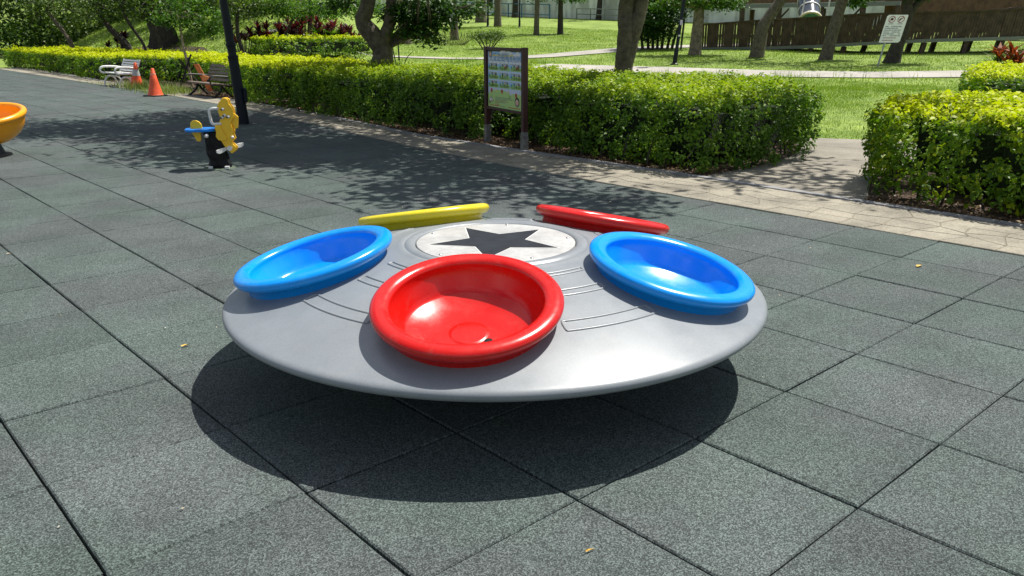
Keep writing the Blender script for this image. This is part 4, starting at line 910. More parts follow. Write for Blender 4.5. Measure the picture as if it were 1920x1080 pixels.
# ------------------------------------------------------------------ white notice on a pole
def build_sign():
    x, y = 26.15, 11.66; z = gz(x, y); root = empty('park_rules_sign', (x, y, z)); tag(root, 'white rules sign on a leaning thin grey pole in front of the wooden ramp', 'sign')
    MB().tube([(0, 0, -.05), lat(.12, .62), lat(.30, 1.5)], .032, 8).build('pole', mat('galvanised', (.35, .38, .40), .45, metal=.3), root)
    W_, H_, sh = .66, .88, .20
    Rm_ = Matrix.Rotation(-YAW - R(8), 4, 'Z')
    fx, fy = Rm_ @ Vector((1, 0, 0)), Rm_ @ Vector((0, 1, 0))
    B = Matrix(((fx.x, sh * fx.x, -fy.x, 0), (fx.y, sh * fx.y, -fy.y, 0), (0, 1, 0, 0), (0, 0, 0, 1)))
    off = Vector(lat(-.08, .78)) - VIEW * .045
    T_ = Matrix.Translation(off) @ B
    c = .05
    MB().prism([(0 + c * .2, 0), (W_ - c, 0), (W_, c), (W_, H_ - c * .4), (W_ - c * .4, H_), (c, H_), (0, H_ - c), (0, c * .2)], T_, .01).build('panel', M['panelw'], root)
    red = mat('print_dark_red', (.28, .03, .05), .5); ink = mat('print_blue_grey', (.13, .17, .25), .5); blk = M['black']
    m = MB(); k = MB()
    for u in (.185, .47):
        n = 20
        for t in range(n):
            a, b = 2 * math.pi * t / n, 2 * math.pi * (t + 1) / n; q = lambda r_, a_: (u + r_ * math.cos(a_), .735 + r_ * math.sin(a_))
            m.prism([q(.088, a), q(.108, a), q(.108, b), q(.088, b)], T_ @ Matrix.Translation((0, 0, .011)), .002)
        m.prism([(u - .07, .66), (u - .055, .655), (u + .07, .81), (u + .055, .815)], T_ @ Matrix.Translation((0, 0, .0135)), .002)
    k.prism([(.13, .72), (.2, .70), (.24, .73), (.2, .78), (.16, .79)], T_ @ Matrix.Translation((0, 0, .011)), .002)
    k.prism([(.41, .71), (.44, .70), (.46, .74), (.5, .745), (.53, .79), (.46, .77), (.42, .75)], T_ @ Matrix.Translation((0, 0, .011)), .002)
    m.build('prohibition_ring', red, root); k.build('pictogram', blk, root)
    t = MB(); tr = MB(); r = random.Random(9)
    for j, v in enumerate((.50, .445, .385, .325, .265, .205)):
        u = .05
        while u < W_ - .1:
            l_ = r.uniform(.04, .16)
            if r.random() < .82: t.prism([(u, v), (min(u + l_, W_ - .06), v), (min(u + l_, W_ - .06), v + .022), (u, v + .022)], T_ @ Matrix.Translation((0, 0, .011)), .002)
            u += l_ + .015
    for v, u1 in ((.14, .5), (.065, .42)): tr.prism([(.08, v), (u1, v), (u1, v + .018), (.08, v + .018)], T_ @ Matrix.Translation((0, 0, .011)), .002)
    for u in (.11, .40): t.prism([(u, .585), (u + .16, .585), (u + .16, .602), (u, .602)], T_ @ Matrix.Translation((0, 0, .011)), .002)
    t.build('text_lines', ink, root); tr.build('red_text_lines', red, root)
build_sign()

# ------------------------------------------------------------------ spring rider
def build_toy():
    c = Vector((1.279, 7.046, 0)); root = empty('spring_rider', c)
    tag(root, 'yellow aeroplane spring rider with a blue seat on a black sleeve', 'spring rider')
    a = -YAW + R(14)
    X = Vector((math.cos(a), math.sin(a), 0)); Y_ = Vector((0, 0, 1)); Z_ = X.cross(Y_)   # Z_ points to the viewer side
    B = Matrix(((X.x, 0, Z_.x, 0), (X.y, 0, Z_.y, 0), (0, 1, 0, 0), (0, 0, 0, 1)))
    def tp(x, y):
        px, py = 340 + x / 6.75, 170 + y / 6.75; z = (314 - py) * .00555; return ((px - 412) * .0062 + z * .1, z)
    S_ = [(520, 85), (550, 84), (578, 105), (590, 160), (618, 195), (635, 235), (640, 285), (640, 330), (610, 400), (640, 500), (636, 545), (655, 600), (618, 640), (670, 700), (668, 745), (625, 785), (600, 760), (575, 715), (545, 690), (520, 650), (498, 622), (470, 604), (415, 600), (410, 520), (455, 515), (438, 470), (440, 430), (485, 390), (500, 345), (488, 300), (475, 255), (462, 190), (480, 140)]
    MB().prism([tp(*p) for p in S_], B @ Matrix.Translation((0, 0, .03)), .03).build('side_panel', M['toyyellow'], root, bevel=.006)
    MB().prism([tp(x + 12, y + 4) for x, y in S_], B @ Matrix.Translation((0, 0, -.07)), .03).build('side_panel', M['toyyellow'], root, bevel=.006)
    W2 = [(600, 255), (650, 285), (690, 325), (688, 465), (648, 478), (630, 430), (600, 380)]
    MB().prism([tp(*p) for p in W2], B @ Matrix.Translation((0, 0, .0)), .03).build('wing', M['toyyellow'], root, bevel=.005)
    A2 = [(440, 420), (490, 420), (570, 580), (560, 612), (520, 615), (480, 605), (450, 560), (455, 500)]
    MB().prism([tp(*p) for p in A2], B @ Matrix.Translation((0, 0, .062)), .022).build('bracket', M['toyyellow'], root, bevel=.005)
    A3 = [(410, 520), (470, 520), (470, 595), (412, 600)]
    MB().prism([tp(*p) for p in A3], B @ Matrix.Translation((0, 0, -.05)), .10).build('crossbar', M['toyyellow'], root, bevel=.008)
    # tail plate
    T2 = [(170, 385), (195, 360), (230, 358), (262, 375), (290, 410), (298, 455), (285, 520), (290, 600), (275, 628), (240, 620), (215, 560), (180, 500), (172, 440)]
    MB().prism([tp(*p) for p in T2], B @ Matrix.Translation((0, 0, -.015)), .03).build('tail_plate', M['toyyellow'], root, bevel=.006)
    # seat board
    u0, v0 = tp(112, 488); u1, v1 = tp(445, 485); q = []
    for t in range(28):
        th = 2 * math.pi * t / 28; ce, se = math.cos(th), math.sin(th); q.append(((u0 + u1) / 2 + (u1 - u0) / 2 * math.copysign(abs(ce) ** .7, ce), .13 * math.copysign(abs(se) ** .7, se)))
    Bs = Matrix(((X.x, Z_.x, 0, 0), (X.y, Z_.y, 0, 0), (0, 0, 1, v0 - .005), (0, 0, 0, 1)))
    MB().prism(q, Bs, .026).build('seat_board', M['toyblue'], root, bevel=.006)
    # handle
    H_ = [tp(*p) for p in ((478, 214), (430, 212), (385, 222), (378, 245), (385, 300), (395, 350), (408, 392), (430, 408), (470, 404), (510, 404))]
    for zz in (.055,):
        P, rd = wob([B @ Vector((*p, zz)) for p in H_], [.014] * len(H_), 40, amp=0); MB().tube(P, rd, 10).build('handle', M['white'], root, smooth=True)
    kn = MB().lathe([(0, .018), (.010, .016), (.014, .008), (.015, 0)], 14).mesh('bolt_cap', M['white'], True); dk = MB().lathe([(0, .006), (.006, .005), (.008, 0)], 12).mesh('eye', M['black'], True)
    rot = B.to_3x3().to_euler()
    for (x, y), big in (((525, 222), 1), ((520, 325), 1), ((585, 318), 1), ((545, 300), 1), ((510, 580), 1.1), ((355, 543), 1.3), ((630, 575), 1), ((470, 475), .9)):
        p = B @ Vector((*tp(x, y), .062 if x > 400 else .11)); linkc('bolt_cap', kn, root, p, rot, (big * 1.1,) * 3)
        if y < 400: linkc('bolt_centre', dk, root, B @ Vector((*tp(x - 14, y + 4), .079)), rot, (1.15,) * 3)
    # propeller / foot rest
    u, v = tp(600, 712)
    hub = B @ Vector((u, v, .0)); MB().tube([B @ Vector((u, v, -.09)), B @ Vector((u, v, .08))], .026, 12).build('hub', M['white'], root)
    for s in (1, -1):
        bl = [(0, -.010), (.06, -.016), (.12, -.030), (.17, -.034), (.205, -.018), (.205, .010), (.15, .016), (.05, .014), (0, .010)]
        dirv = (Z_ * .75 * s - X * .62 * s).normalized()
        Bb = Matrix(((dirv.x, 0, -dirv.y, hub.x), (dirv.y, 0, dirv.x, hub.y), (.08 * -s, 1, 0, hub.z), (0, 0, 0, 1)))
        MB().prism(bl, Bb, .014).build('propeller_blade', M['white'], root, bevel=.003)
    # sleeve over the spring, wrinkled
    n = 40; m = MB(); prof = []
    for k in range(26):
        z = .0 + k / 25 * .37; sq = .108 - .018 * (z / .37) + .006 * math.sin(z * 55) * (1 - z / .45)
        prof.append((sq, z))
    v, f = [], []
    for r_, z in prof:
        for j in range(n):
            t = 2 * math.pi * j / n; wv = .007 * math.sin(3 * t + z * 26) * (1 - z / .5) + .004 * math.sin(7 * t - z * 41)
            sx = .04 * (1 - z / .37); v.append((X.x * (r_ + wv) * math.cos(t) * 1.02 + X.x * (-.03 + sx) + Z_.x * (r_ + wv) * .9 * math.sin(t), X.y * (r_ + wv) * math.cos(t) * 1.02 + X.y * (-.03 + sx) + Z_.y * (r_ + wv) * .9 * math.sin(t), z + .008))
    for i in range(25):
        for j in range(n): f.append((i * n + j, i * n + (j + 1) % n, (i + 1) * n + (j + 1) % n, (i + 1) * n + j))
    f.append(tuple(25 * n + j for j in range(n)))
    m.add(v, f).build('spring_sleeve', M['bag'], root, smooth=True, angle=60)
    MB().lathe([(.0, .012), (.15, .012), (.165, .006), (.17, .0)], 32).build('base_plate', mat('mossy_cement', (.09, .12, .08), .9, var=.2, vscale=12), root)
    for s in (-.055, .115): MB().box(Vector(lat(s, .02)) - VIEW * .10, (.045, .04, .03), Matrix.Rotation(-YAW, 3, 'Z')).build('clamp', M['white'], root, bevel=.004)
build_toy()

# ------------------------------------------------------------------ orange bowl on a pedestal at the left edge
def build_bowl():
    c = Vector((-.31, 9.86, 0)) ; root = empty('spinning_bowl', c); tag(root, 'orange spinning bowl seat on a black pedestal at the left edge', 'spinning bowl')
    RB = .47; zt = .50; t = .035; prof = []
    prof += [(.04, .155), (.16, .165), (.27, .20), (.36, .265), (.41, .34), (.435, .42), (.44, .46)]
    for a in np.linspace(-70, 180, 14): prof.append((RB - t + t * math.cos(R(a)), zt - .01 + t * math.sin(R(a))))
    prof += [(.395, .44), (.37, .36), (.31, .28), (.22, .235), (.1, .215), (0, .21)]
    Tl = Matrix.Translation((0, 0, .30)) @ Matrix.Rotation(R(11), 4, SIDE) @ Matrix.Translation((0, 0, -.33))
    MB().lathe(prof, 64, Tl).build('bowl', M['orange'], root, smooth=True, angle=60)
    MB().lathe([(.165, .0), (.15, .05), (.12, .13), (.11, .19)], 32).build('pedestal', M['black'], root, smooth=True)
    MB().lathe([(0, .008), (.22, .008), (.24, .0)], 36).build('base_plate', mat('cement_pad', (.10, .115, .10), .9, var=.2, vscale=12), root)
build_bowl()

# ------------------------------------------------------------------ cones
def cone(x, y, rz, label, stripe, H=.60, tilt=0):
    root = empty('traffic_cone', (x, y, 0.003), rz); tag(root, label, 'traffic cone', 'orange traffic cones'); root.rotation_euler[0] = tilt
    MB().box((0, 0, .012), (.38, .38, .024)).build('base', M['black'] if not stripe else M['conec'], root, bevel=.01)
    z0, z1 = .024, H; r0, r1 = .155, .032; rr_ = lambda z: r0 + (r1 - r0) * (z - z0) / (z1 - z0)
    if stripe:
        s0, s1 = .30, .46
        MB().lathe([(rr_(z0) + .012, z0), (rr_(z0), z0 + .02), (rr_(s0), s0)], 32).build('cone_skirt', M['conec'], root, smooth=True)
        MB().lathe([(rr_(s0) + .002, s0), (rr_(s1) + .002, s1)], 32).build('reflective_band', mat('reflective_grey', (.45, .45, .45), .5), root, smooth=True)
        MB().lathe([(rr_(s1), s1), (rr_(z1), z1), (rr_(z1) * .7, z1 + .004), (rr_(z1) * .6, z1 - .02)], 32).build('cone_tip', M['conec'], root, smooth=True)
    else:
        MB().lathe([(rr_(z0) + .015, z0), (rr_(z0), z0 + .025), (rr_(.3), .3), (rr_(z1), z1), (rr_(z1) * .75, z1 + .006), (rr_(z1) * .6, z1 - .02)], 32).build('cone_body', M['conec'], root, smooth=True)
        MB().lathe([(rr_(.47) + .002, .47), (rr_(.495) + .002, .495)], 32).build('scuffed_ring', mat('worn_band', (.75, .35, .25), .6), root, smooth=True)
cone(4.50, 18.06, .35, 'plain orange traffic cone standing on the path in front of the weeds', False)
cone(5.27, 21.6, .2, 'orange cone with a pale reflective band leaning in front of the white bench', True, .62, R(6))

# ------------------------------------------------------------------ benches (built along local x, facing local -y)
def white_bench():
    root = empty('park_bench', (4.92, 22.4, 0), R(-90)); tag(root, 'white slatted park bench with cast curved arms behind the striped cone', 'bench')
    W_ = 1.30; me = MB().box((0, 0, 0), (W_, .058, .022)).mesh('seat_slat', M['white'])
    for k in range(5): linkc('seat_slat', me, root, (0, .03 + k * .085, .345 - .008 * k * (k < 3)))
    mb = MB().box((0, 0, 0), (W_, .046, .016)).mesh('back_slat', M['white'])
    for k in range(5): linkc('back_slat', mb, root, (0, .43 + k * .032, .405 + k * .062), (R(64), 0, 0))
    for s in (-1, 1):
        m = MB(); x = s * (W_ / 2 - .03)
        def tb(pts, r_): P, rd = wob([(x, a, b) for a, b in pts], [r_] * len(pts), 8 * len(pts), amp=0); m.tube(P, rd, 8)
        tb([(-.02, 0), (.0, .12), (.06, .22), (.16, .25), (.26, .19), (.30, .06)], .025)     # front scroll leg
        tb([(.46, 0), (.42, .12), (.34, .22), (.22, .25)], .02)
        tb([(-.03, .33), (.2, .335), (.4, .34), (.47, .45), (.57, .68)], .022)
        tb([(.0, .33), (-.07, .36), (-.09, .43), (-.03, .49), (.1, .50), (.3, .49), (.46, .46)], .027)
        tb([(-.02, 0), (-.04, .0)], .026)
        m.build('cast_end_frame', M['white'], root, smooth=True)
white_bench()
def brown_bench():
    root = empty('park_bench', (5.12, 17.0, 0), R(-90)); tag(root, 'brown slatted park bench with dark metal arms in front of the hedge', 'bench')
    W_ = 1.45
    s1 = MB().box((0, 0, 0), (W_, .105, .03)).mesh('seat_slat', M['brownwood']); s2 = MB().box((0, 0, 0), (W_, .058, .018)).mesh('back_slat', M['brownwood'])
    for k in range(4): linkc('seat_slat', s1, root, (0, .02 + k * .110, .31 - k * .012))
    for k in range(5): linkc('back_slat', s2, root, (0, .455 + k * .034, .36 + k * .072), (R(66), 0, 0))
    for s in (-1, 1):
        m = MB(); x = s * (W_ / 2 - .06)
        def tb(pts, r_): P, rd = wob([(x, a, b) for a, b in pts], [r_] * len(pts), 8 * len(pts), amp=0); m.tube(P, rd, 8)
        tb([(-.02, .30), (-.05, .42), (.03, .47), (.25, .46), (.45, .44)], .018); tb([(-.02, .29), (.2, .28), (.42, .25), (.47, .36), (.62, .69)], .02)
        tb([(.2, .27), (.16, .14), (.02, .03), (-.04, .0)], .024); tb([(.2, .27), (.3, .14), (.42, .03), (.46, .0)], .024)
        m.build('metal_end_frame', M['iron'], root, smooth=True)
brown_bench()

# broken orange board leaning on the bench, and the staked young tree
root = empty('leaning_orange_board', (5.72, 18.05, 0)); tag(root, 'long orange board leaning against the left end of the brown bench', 'board')
MB().tube([lat(.16, .02), lat(-.22, .70)], .012, 4).build('stick', M['black'], root)
MB().prism([(0, 0), (.12, 0), (.06, .62), (-.06, .62)], Matrix(((SIDE.x, -.35 * SIDE.x, -VIEW.x, .0), (SIDE.y, -.35 * SIDE.y, -VIEW.y, 0), (0, 1, 0, .05), (0, 0, 0, 1))), .02).build('board_face', mat('faded_orange', (.75, .22, .06), .6, var=.2, vscale=9), root)
o = MB().prism([(0, 0), (.16, .03), (.20, .07), (.03, .13)], Matrix(((SIDE.x, 0, -VIEW.x, 5.40), (SIDE.y, 0, -VIEW.y, 17.55), (0, 1, 0, .325), (0, 0, 0, 1))), .03).build('orange_scrap', mat('scrap_orange', (.8, .3, .1), .6))
tag(o, 'small crumpled orange scrap lying on the brown bench seat', 'scrap')
tree('young_tree', (6.35, 20.6, 0), [([lat(0, 0), lat(-.05, .5), lat(-.12, 1.0), lat(-.15, 1.7)], [.038, .035, .03, .022])],
     [(*lat(-.1, 1.75), .55, .55, .22, 420), (*lat(.35, 1.65), .45, .45, .2, 330), (*lat(-.55, 1.75), .4, .4, .18, 220), (*lat(.65, 1.5), .3, .3, .14, 150), (*lat(0, 2.2), .7, .7, .3, 300), (*lat(.75, 1.85), .4, .4, .18, 180)], 'stake', 'leafL', .10, 'young tree with a pale straight stem tied to dark crossed stakes', ratio=.5, droop=.5, branches=5)
root = empty('crossed_stakes', (6.3, 20.55, 0)); tag(root, 'dark crossed wooden stakes round the young tree', 'tree stakes')
for a, b in ((lat(-.27, -.02, -.1), lat(.10, .83, -.06)), (lat(.2, -.02, .2), lat(-.24, .72, -.02)), (lat(-.1, -.02, .25), lat(.0, .75, .0))): MB().tube([a, b], .026, 6).build('stake', M['barkd'], root)
root = empty('leafy_weed', (6.2, 21.3, 0)); tag(root, 'tall green broad leaved weed left of the crossed stakes', 'plant')
for k in range(6): rosette(root, (random.uniform(-.25, .2), random.uniform(-.2, .2), random.uniform(.15, .6)), 9, .2, .09, M['leafL'])

# ------------------------------------------------------------------ wooden ramp
def build_ramp():
    # front run: rises from the left to the right, then on behind the plants
    pts = [(29.6, 21.4), (31.0, 19.2), (31.0, 16.6), (31.1, 14.9), (32.3, 12.6), (33.4, 10.9), (34.6, 9.7), (36.5, 8.9)]
    zb = [.62, .66, .76, .88, 1.02, 1.08, 1.12, 1.16]       # underside of the deck
    zt = [1.66, 1.84, 1.93, 2.02, 2.07, 2.12, 2.22, 2.3]
    root = empty('wooden_ramp', (31, 15, 0)); tag(root, 'long brown slatted timber ramp on short posts across the lawn', 'ramp')
    O = Vector((31, 15, 0)); P = []
    cum = [0]
    for i in range(len(pts) - 1): cum.append(cum[-1] + math.hypot(pts[i + 1][0] - pts[i][0], pts[i + 1][1] - pts[i][1]))
    at = lambda s, arr: float(np.interp(s, cum, arr))
    X_ = [p[0] for p in pts]; Y_ = [p[1] for p in pts]
    sl = MB(); s = 0; r = random.Random(2); wd = .105
    nrm = lambda s_: Vector((at(s_ + .1, X_) - at(s_ - .1, X_), at(s_ + .1, Y_) - at(s_ - .1, Y_), 0)).normalized() if 0.1 < s_ < cum[-1] - .1 else Vector((.6, -.8, 0))
    while s < cum[-1] - .05:
        d = nrm(s); x, y = at(s, X_), at(s, Y_); b, t = at(s, zb) + .03, at(s, zt) - .02; g = r.random()
        Rz = Matrix(((d.x, -d.y, 0), (d.y, d.x, 0), (0, 0, 1))); w1 = wd * (.74 if g < .25 else .87)
        sk = Matrix(((d.x, -d.y, .14 * d.x * ss(2, 9, s)), (d.y, d.x, .14 * d.y * ss(2, 9, s)), (0, 0, 1)))
        sl.box(Vector((x, y, (b + t) / 2)) - O + Vector((0, 0, r.uniform(-.01, .01))) + Vector((d.y, -d.x, 0)) * r.uniform(-.014, .014), (w1, .03, t - b), sk)
        s += wd
    tag(sl.build('slats', M['ramp'], root), kind='stuff')
    def rail(off, zz, hgt, dep, name, m):
        v = []; f = []
        ns = 60
        for i in range(ns + 1):
            s_ = cum[-1] * i / ns; d = nrm(s_); n = Vector((d.y, -d.x, 0)); 
            if n.dot(VIEW) > 0: n = -n
            c = Vector((at(s_, X_), at(s_, Y_), at(s_, zz))) - O + n * off
            for a, b in ((-dep / 2, -hgt / 2), (dep / 2, -hgt / 2), (dep / 2, hgt / 2), (-dep / 2, hgt / 2)): v.append(c + n * a + Vector((0, 0, b)))
        for i in range(ns):
            for j in range(4): f.append((4 * i + j, 4 * i + (j + 1) % 4, 4 * i + 4 + (j + 1) % 4, 4 * i + 4 + j))
        MB().add(v, f).build(name, m, root)
    rail(.03, zt, .06, .10, 'handrail', M['ramp']); rail(.045, zb, .13, .05, 'edge_beam', M['beam'])
    rail(-1.45, zt, .06, .10, 'handrail', M['ramp']); rail(-.75, zb, .05, 1.4, 'deck', M['ramp'])
    # far side slats
    sl = MB(); s = 0
    while s < cum[-1] - .05:
        d = nrm(s); n = Vector((d.y, -d.x, 0)); n = -n if n.dot(VIEW) > 0 else n
        x, y = at(s, X_), at(s, Y_); b, t = at(s, zb) + .03, at(s, zt) - .02
        sl.box(Vector((x, y, (b + t) / 2)) - O - n * 1.45, (.09, .03, t - b), Matrix(((d.x, -d.y, 0), (d.y, d.x, 0), (0, 0, 1)))); s += .13
    tag(sl.build('far_slats', M['ramp'], root), kind='stuff')
    pm = MB(); 
    for s_, dd in ((2.0, .1), (3.6, .1), (4.9, .1), (6.3, .1), (8.3, .1), (9.3, .1), (10.8, .1), (12.1, .1), (13.2, .1), (6.9, 1.3), (8.9, 1.3), (9.9, 1.3), (11.2, 1.3), (12.6, 1.3)):
        d = nrm(s_); n = Vector((d.y, -d.x, 0)); n = -n if n.dot(VIEW) > 0 else n
        c = Vector((at(s_, X_), at(s_, Y_), 0)) - n * dd; g = gz(c.x, c.y); t = at(s_, zb) - .06
        MB().tube([c - O + Vector((0, 0, g - .1)) - SIDE * .05, c - O + Vector((0, 0, t)) + SIDE * .06], .12, 4).build('support_post', M['ramp'], root)
    # low kerb where the ramp meets the ground
build_ramp()
def build_deck():
    O = Vector((36, 18, 0)); root = empty('raised_deck', O); tag(root, 'raised timber platform with slatted sides behind the ramp', 'deck')
    # straight deck from the left to the tube slide, then the curved parapet on the right
    def run(pts, z0, z1, name, m, wd=.12):
        cum = [0]
        for i in range(len(pts) - 1): cum.append(cum[-1] + math.hypot(pts[i + 1][0] - pts[i][0], pts[i + 1][1] - pts[i][1]))
        X_ = [p[0] for p in pts]; Y_ = [p[1] for p in pts]; s = 0; sl = MB(); rail_ = []
        while s < cum[-1]:
            x, y = np.interp(s, cum, X_), np.interp(s, cum, Y_); x2, y2 = np.interp(s + .05, cum, X_), np.interp(s + .05, cum, Y_)
            if s + .05 > cum[-1]: break
            d = Vector((x2 - x, y2 - y, 0)).normalized(); a, b = np.interp(s, cum, z0), np.interp(s, cum, z1)
            sl.box(Vector((x, y, (a + b) / 2)) - O, (wd * .985, .035 + .004 * (int(s / wd) % 2), b - a), Matrix(((d.x, -d.y, 0), (d.y, d.x, 0), (0, 0, 1)))); rail_.append(Vector((x, y, b + .03)) - O); s += wd
        tag(sl.build(name, m, root), kind='stuff'); MB().tube(rail_, .05, 6).build('handrail', m, root, smooth=True)
    E_ = [(37.5, 27.5), (38.6, 23.5), (39.4, 20.0), (39.9, 17.3)]
    run(E_, [2.78] * 4, [3.9] * 4, 'parapet_slats', M['ramplit'])
    v = []
    bm_ = MB(); 
    for i in range(3):
        a, b = Vector((*E_[i], 0)), Vector((*E_[i + 1], 0)); d = (b - a).normalized(); c = (a + b) / 2 - O; Rz = Matrix(((d.x, -d.y, 0), (d.y, d.x, 0), (0, 0, 1)))
        bm_.box(c + Vector((0, 0, 2.66)), ((b - a).length + .02, .12 + .01 * i, .20 + .004 * i), Rz)
    bm_.build('edge_beam', M['beam'], root)
    for (x, y) in ((37.6, 27.2), (38.2, 25.0), (38.7, 23.1), (39.2, 21.0), (39.6, 19.0), (39.9, 17.4), (41.5, 26.5), (42.2, 22.5), (42.9, 19)):
        g = gz(x, y); MB().tube([Vector((x, y, g - .1)) - O, Vector((x, y, 2.56)) - O], .14, 6).build('column', M['ramp'], root)
    m = MB().box(Vector((40.9, 22.3, 2.70)) - O, (3.2, 10, .06), Matrix.Rotation(R(12), 3, 'Z')); m.build('platform', M['ramp'], root)
    for (x, y) in ((38.5, 23.9), (39.3, 20.4)): MB().tube([Vector((x, y, gz(x, y))) - O, Vector((x + .3, y - 1.3, 2.5)) - O], .05, 5).build('brace', M['ramp'], root)
    m = MB().tube([Vector((38.4, 26.9, 1.15)) - O, Vector((40.4, 17.6, 1.1)) - O], .05, 6); m.build('low_rail', M['ramp'], root)
    C_ = [(40.2, 14.5), (40.0, 12.9), (39.4, 11.6), (38.6, 10.9), (37.6, 10.7), (36.6, 11.0)]
    back = [(41.0, 18.5), (41.9, 16.0), (42.4, 13.5), (42.1, 11.6), (41.2, 10.2), (40.0, 9.6), (38.7, 9.8)]
    run(back, [1.3] * 7, [2.93, 2.92, 2.90, 2.86, 2.78, 2.66, 2.52], 'curved_parapet_slats', M['ramplit'])
build_deck()
def tube_slide():
    O = Vector((34.9, 17.55, -.12)) - SIDE * 1.5; root = empty('tube_slide', O); tag(root, 'dark ribbed tube slide with a pale end ring above the ramp', 'slide')
    # slopes down towards the camera
    a = Vector((0, 0, 1.95)); b = Vector((1.6, 1.2, 3.6)); d = (b - a).normalized()
    P = [a.lerp(b, t) for t in np.linspace(0, 1, 12)]
    MB().tube(P, [.46, .47] * 6, 24, cap=False).build('tube', M['glassy'], root, smooth=True)
    for t in (.25, .5, .75): MB().tube([a.lerp(b, t), a.lerp(b, t + .02)], .50, 24).build('joint_ring', M['white'], root)
    MB().tube([a - d * .06, a + d * .04], .53, 24, cap=True).build('end_ring', mat('cream_ring', (.66, .62, .46), .4), root)
    MB().tube([a - d * .07, a - d * .061], .44, 24).build('tube_mouth', mat('mouth_green', (.05, .2, .15), .5), root)
    for s in (-.55, .58): MB().tube([Vector(lat(s, -.2 + gz(34.9, 17.55))), Vector(lat(s + .3, 3.6))], .035, 6).build('support_pole', M['white'], root)
tube_slide()

# ------------------------------------------------------------------ wall and railing at the far side
def build_wall():
    pts = [(55.6, 92), (54.8, 72), (53.4, 56), (53.1, 46.7), (52.6, 30), (53.0, 23)]
    root = empty('boundary_wall', (53, 45, 0)); tag(root, 'long stained white boundary wall at the top of the lawn', 'wall')
    O = Vector((53, 45, 0)); v = []; f = []
    # stains: streaks running down from the coping
    m = M['wall']; n, l = m.node_tree.nodes, m.node_tree.links
    geo = n.new('ShaderNodeNewGeometry'); mp_ = n.new('ShaderNodeMapping'); mp_.inputs['Scale'].default_value = (.55, .55, .09)
    t = n.new('ShaderNodeTexNoise'); t.inputs['Scale'].default_value = 2.2; t.inputs['Detail'].default_value = 8; l.new(geo.outputs['Position'], mp_.inputs['Vector']); l.new(mp_.outputs[0], t.inputs['Vector'])
    r = n.new('ShaderNodeValToRGB'); r.color_ramp.elements[0].position = .40; r.color_ramp.elements[1].position = .56; r.color_ramp.elements[0].color = (.60, .60, .58, 1); r.color_ramp.elements[1].color = (1, 1, 1, 1); l.new(t.outputs['Fac'], r.inputs['Fac'])
    b = n['Principled BSDF']; s = b.inputs['Base Color'].links[0].from_socket; mx = n.new('ShaderNodeMixRGB'); mx.blend_type = 'MULTIPLY'; mx.inputs['Fac'].default_value = 1; l.new(s, mx.inputs['Color1']); l.new(r.outputs[0], mx.inputs['Color2']); l.new(mx.outputs[0], b.inputs['Base Color'])
    for i in range(len(pts) - 1):
        a, c = Vector((*pts[i], 0)), Vector((*pts[i + 1], 0)); L = (c - a).length; d = (c - a) / L; k = max(1, int(L / 4)); Rz = Matrix(((d.x, -d.y, 0), (d.y, d.x, 0), (0, 0, 1)))
        for j in range(k):
            q = a + (c - a) * ((j + .5) / k); g = gz(q.x, q.y)
            me = MB().box((0, 0, 1.6), (L / k - .02, .22 + .004 * (j % 2), 3.9)).mesh('wall_panel', M['wall'])
            linkc('wall_panel', me, root, q - O + Vector((0, 0, g)), (0, 0, math.atan2(d.y, d.x)))
            me = MB().box((0, 0, 3.63), (L / k - .004, .34, .14)).mesh('coping', M['beam']); linkc('coping', me, root, q - O + Vector((0, 0, g)), (0, 0, math.atan2(d.y, d.x)))
    root = empty('blue_railing', (51, 60, 0)); tag(root, 'blue metal railing in front of the white wall', 'railing')
    O = Vector((51, 60, 0)); a, c = Vector((51.6, 68, 0)), Vector((50.6, 52.5, 0)); pts = []
    for i in range(9):
        q = a.lerp(c, i / 8); g = gz(q.x, q.y); MB().tube([q - O + Vector((0, 0, g - .1)), q - O + Vector((0, 0, g + 1.2))], .07, 6).build('rail_post', M['railblue'], root); pts.append(q - O + Vector((0, 0, g)))
    for h in (.35, 1.2): MB().tube([p + Vector((0, 0, h)) for p in pts], .055, 6).build('rail', M['railblue'], root)
    root = empty('grey_railing', (51, 47, 0)); tag(root, 'thin grey railing in front of the white wall left of the forked trunk', 'railing')
    O = Vector((51, 47, 0)); a, c = Vector((51.6, 50.2, 0)), Vector((51.2, 45.0, 0))
    for i in range(4):
        q = a.lerp(c, i / 3); g = gz(q.x, q.y); MB().tube([q - O + Vector((0, 0, g - .1)), q - O + Vector((0, 0, g + .9))], .05, 6).build('rail_post', M['beam'], root)
    for h in (.45, .9): MB().tube([a - O + Vector((0, 0, gz(a.x, a.y) + h)), c - O + Vector((0, 0, gz(c.x, c.y) + h))], .04, 6).build('rail', M['beam'], root)
build_wall()

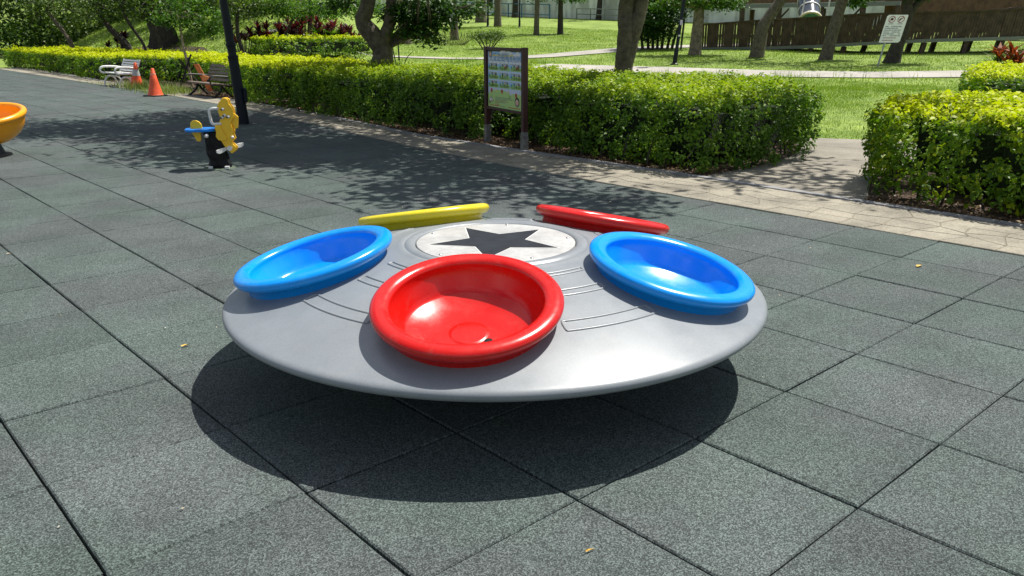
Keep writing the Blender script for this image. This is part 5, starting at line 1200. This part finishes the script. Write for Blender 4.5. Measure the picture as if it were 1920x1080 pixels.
# ------------------------------------------------------------------ fallen leaves on the mat
def fallen(x, y, s, m, label, cat='fallen leaf'):
    o = MB(); r = random.Random(int(x * 100 + y * 13)); a0 = r.uniform(0, 6.28); v = []
    for k in range(10):
        t = 2 * math.pi * k / 10; rad = s * (.5 + .5 * abs(math.cos(t)) ** 1.3) * r.uniform(.85, 1.1); v.append((rad * math.cos(t + a0), rad * .62 * math.sin(t) * math.cos(a0) + rad * .3 * math.cos(t + a0) * 0, .006 + .35 * s * abs(math.sin(t)) * r.uniform(.2, 1)))
    v.append((0, 0, .005)); q = o.add(v, [(k, (k + 1) % 10, 10) for k in range(10)]).build('fallen_leaf', m)
    q.location = (x, y, 0); tag(q, label, cat, 'fallen leaves on the mat')
def grit():
    n = 260; x = rng.uniform(-2.5, 4.2, n); y = rng.uniform(-.8, 15, n); ok = (x < 3.55) & (np.hypot(x - DC.x, y - DC.y) > 1.0); x, y = x[ok], y[ok]; n = len(x)
    N = unit(rng.normal(0, .3, (n, 3)) + np.array([0, 0, 1.])); k = rng.uniform(.004, .010, n) * (1 + .06 * np.hypot(x + 2, y + 1))
    o = leaf_mesh('grit', np.c_[x, y, np.full(n, .003)], N, k, k * .7, rng.random(n), leafmat('pale_grit', (.25, .2, .13), (.45, .42, .34), (.6, .58, .5), trans=.05, rough=.8))
    tag(o, 'pale crumbs of grit and dry leaf scattered over the rubber mat', 'grit', kind='stuff')
grit()
for x, y, s_, m_, lab in [
    (-1.0, 2.098, .021, 'yleaf', 'small yellow fallen leaf on the mat left of the grey spinner'),
    (-.771, -.211, .017, 'yleaf', 'small yellow fallen leaf lying near the bottom edge in front of the spinner'),
    (1.196, -.408, .024, 'yleaf', 'curled yellow fallen leaf on a tile joint right of the spinner shadow'),
    (2.855, .421, .032, 'yleaf', 'brown yellow fallen leaf on the mat nearest the path on the right'),
    (2.757, 1.087, .022, 'bleaf', 'pale green fallen leaf beyond the right blue seat'),
    (-1.53, .753, .008, 'bleaf', 'tiny pale leaf scrap on the mat at the lower left'),
    (2.924, 3.002, .036, 'bleaf', 'larger pale curled leaf behind the far red seat'),
    (3.18, 3.525, .03, 'bleaf', 'pale leaf between the far red seat and the path'),
    (.2, .392, .014, 'bleaf', 'small pale scrap in the shadow under the spinner rim'),
    (4.059, 3.321, .022, 'yleaf', 'brown leaf lying on the stone path near the hedge corner'),
    (-1.22, 4.514, .014, 'bleaf', 'small white scrap on a tile joint at the left edge'),
    (3.938, 11.025, .045, 'bleaf', 'pale scrap on the mat right of the near lamp post foot'),
    (4.2, 10.2, .04, 'bleaf', 'pale scrap on the shaded mat edge left of the notice board'),
    (3.087, 4.451, .03, 'bleaf', 'pale scrap on the shaded mat right of the yellow seat'),
    (2.927, 5.49, .035, 'bleaf', 'pale scrap on the shaded mat behind the yellow seat'),
    (3.146, 4.962, .025, 'bleaf', 'pale scrap on the shaded mat in front of the notice board')]:
    fallen(x, y, s_, M[m_], lab)
print('objects', len(bpy.data.objects), 'tris', sum(len(o.data.loops) - 2 * len(o.data.polygons) for o in bpy.data.objects if o.type == 'MESH') )
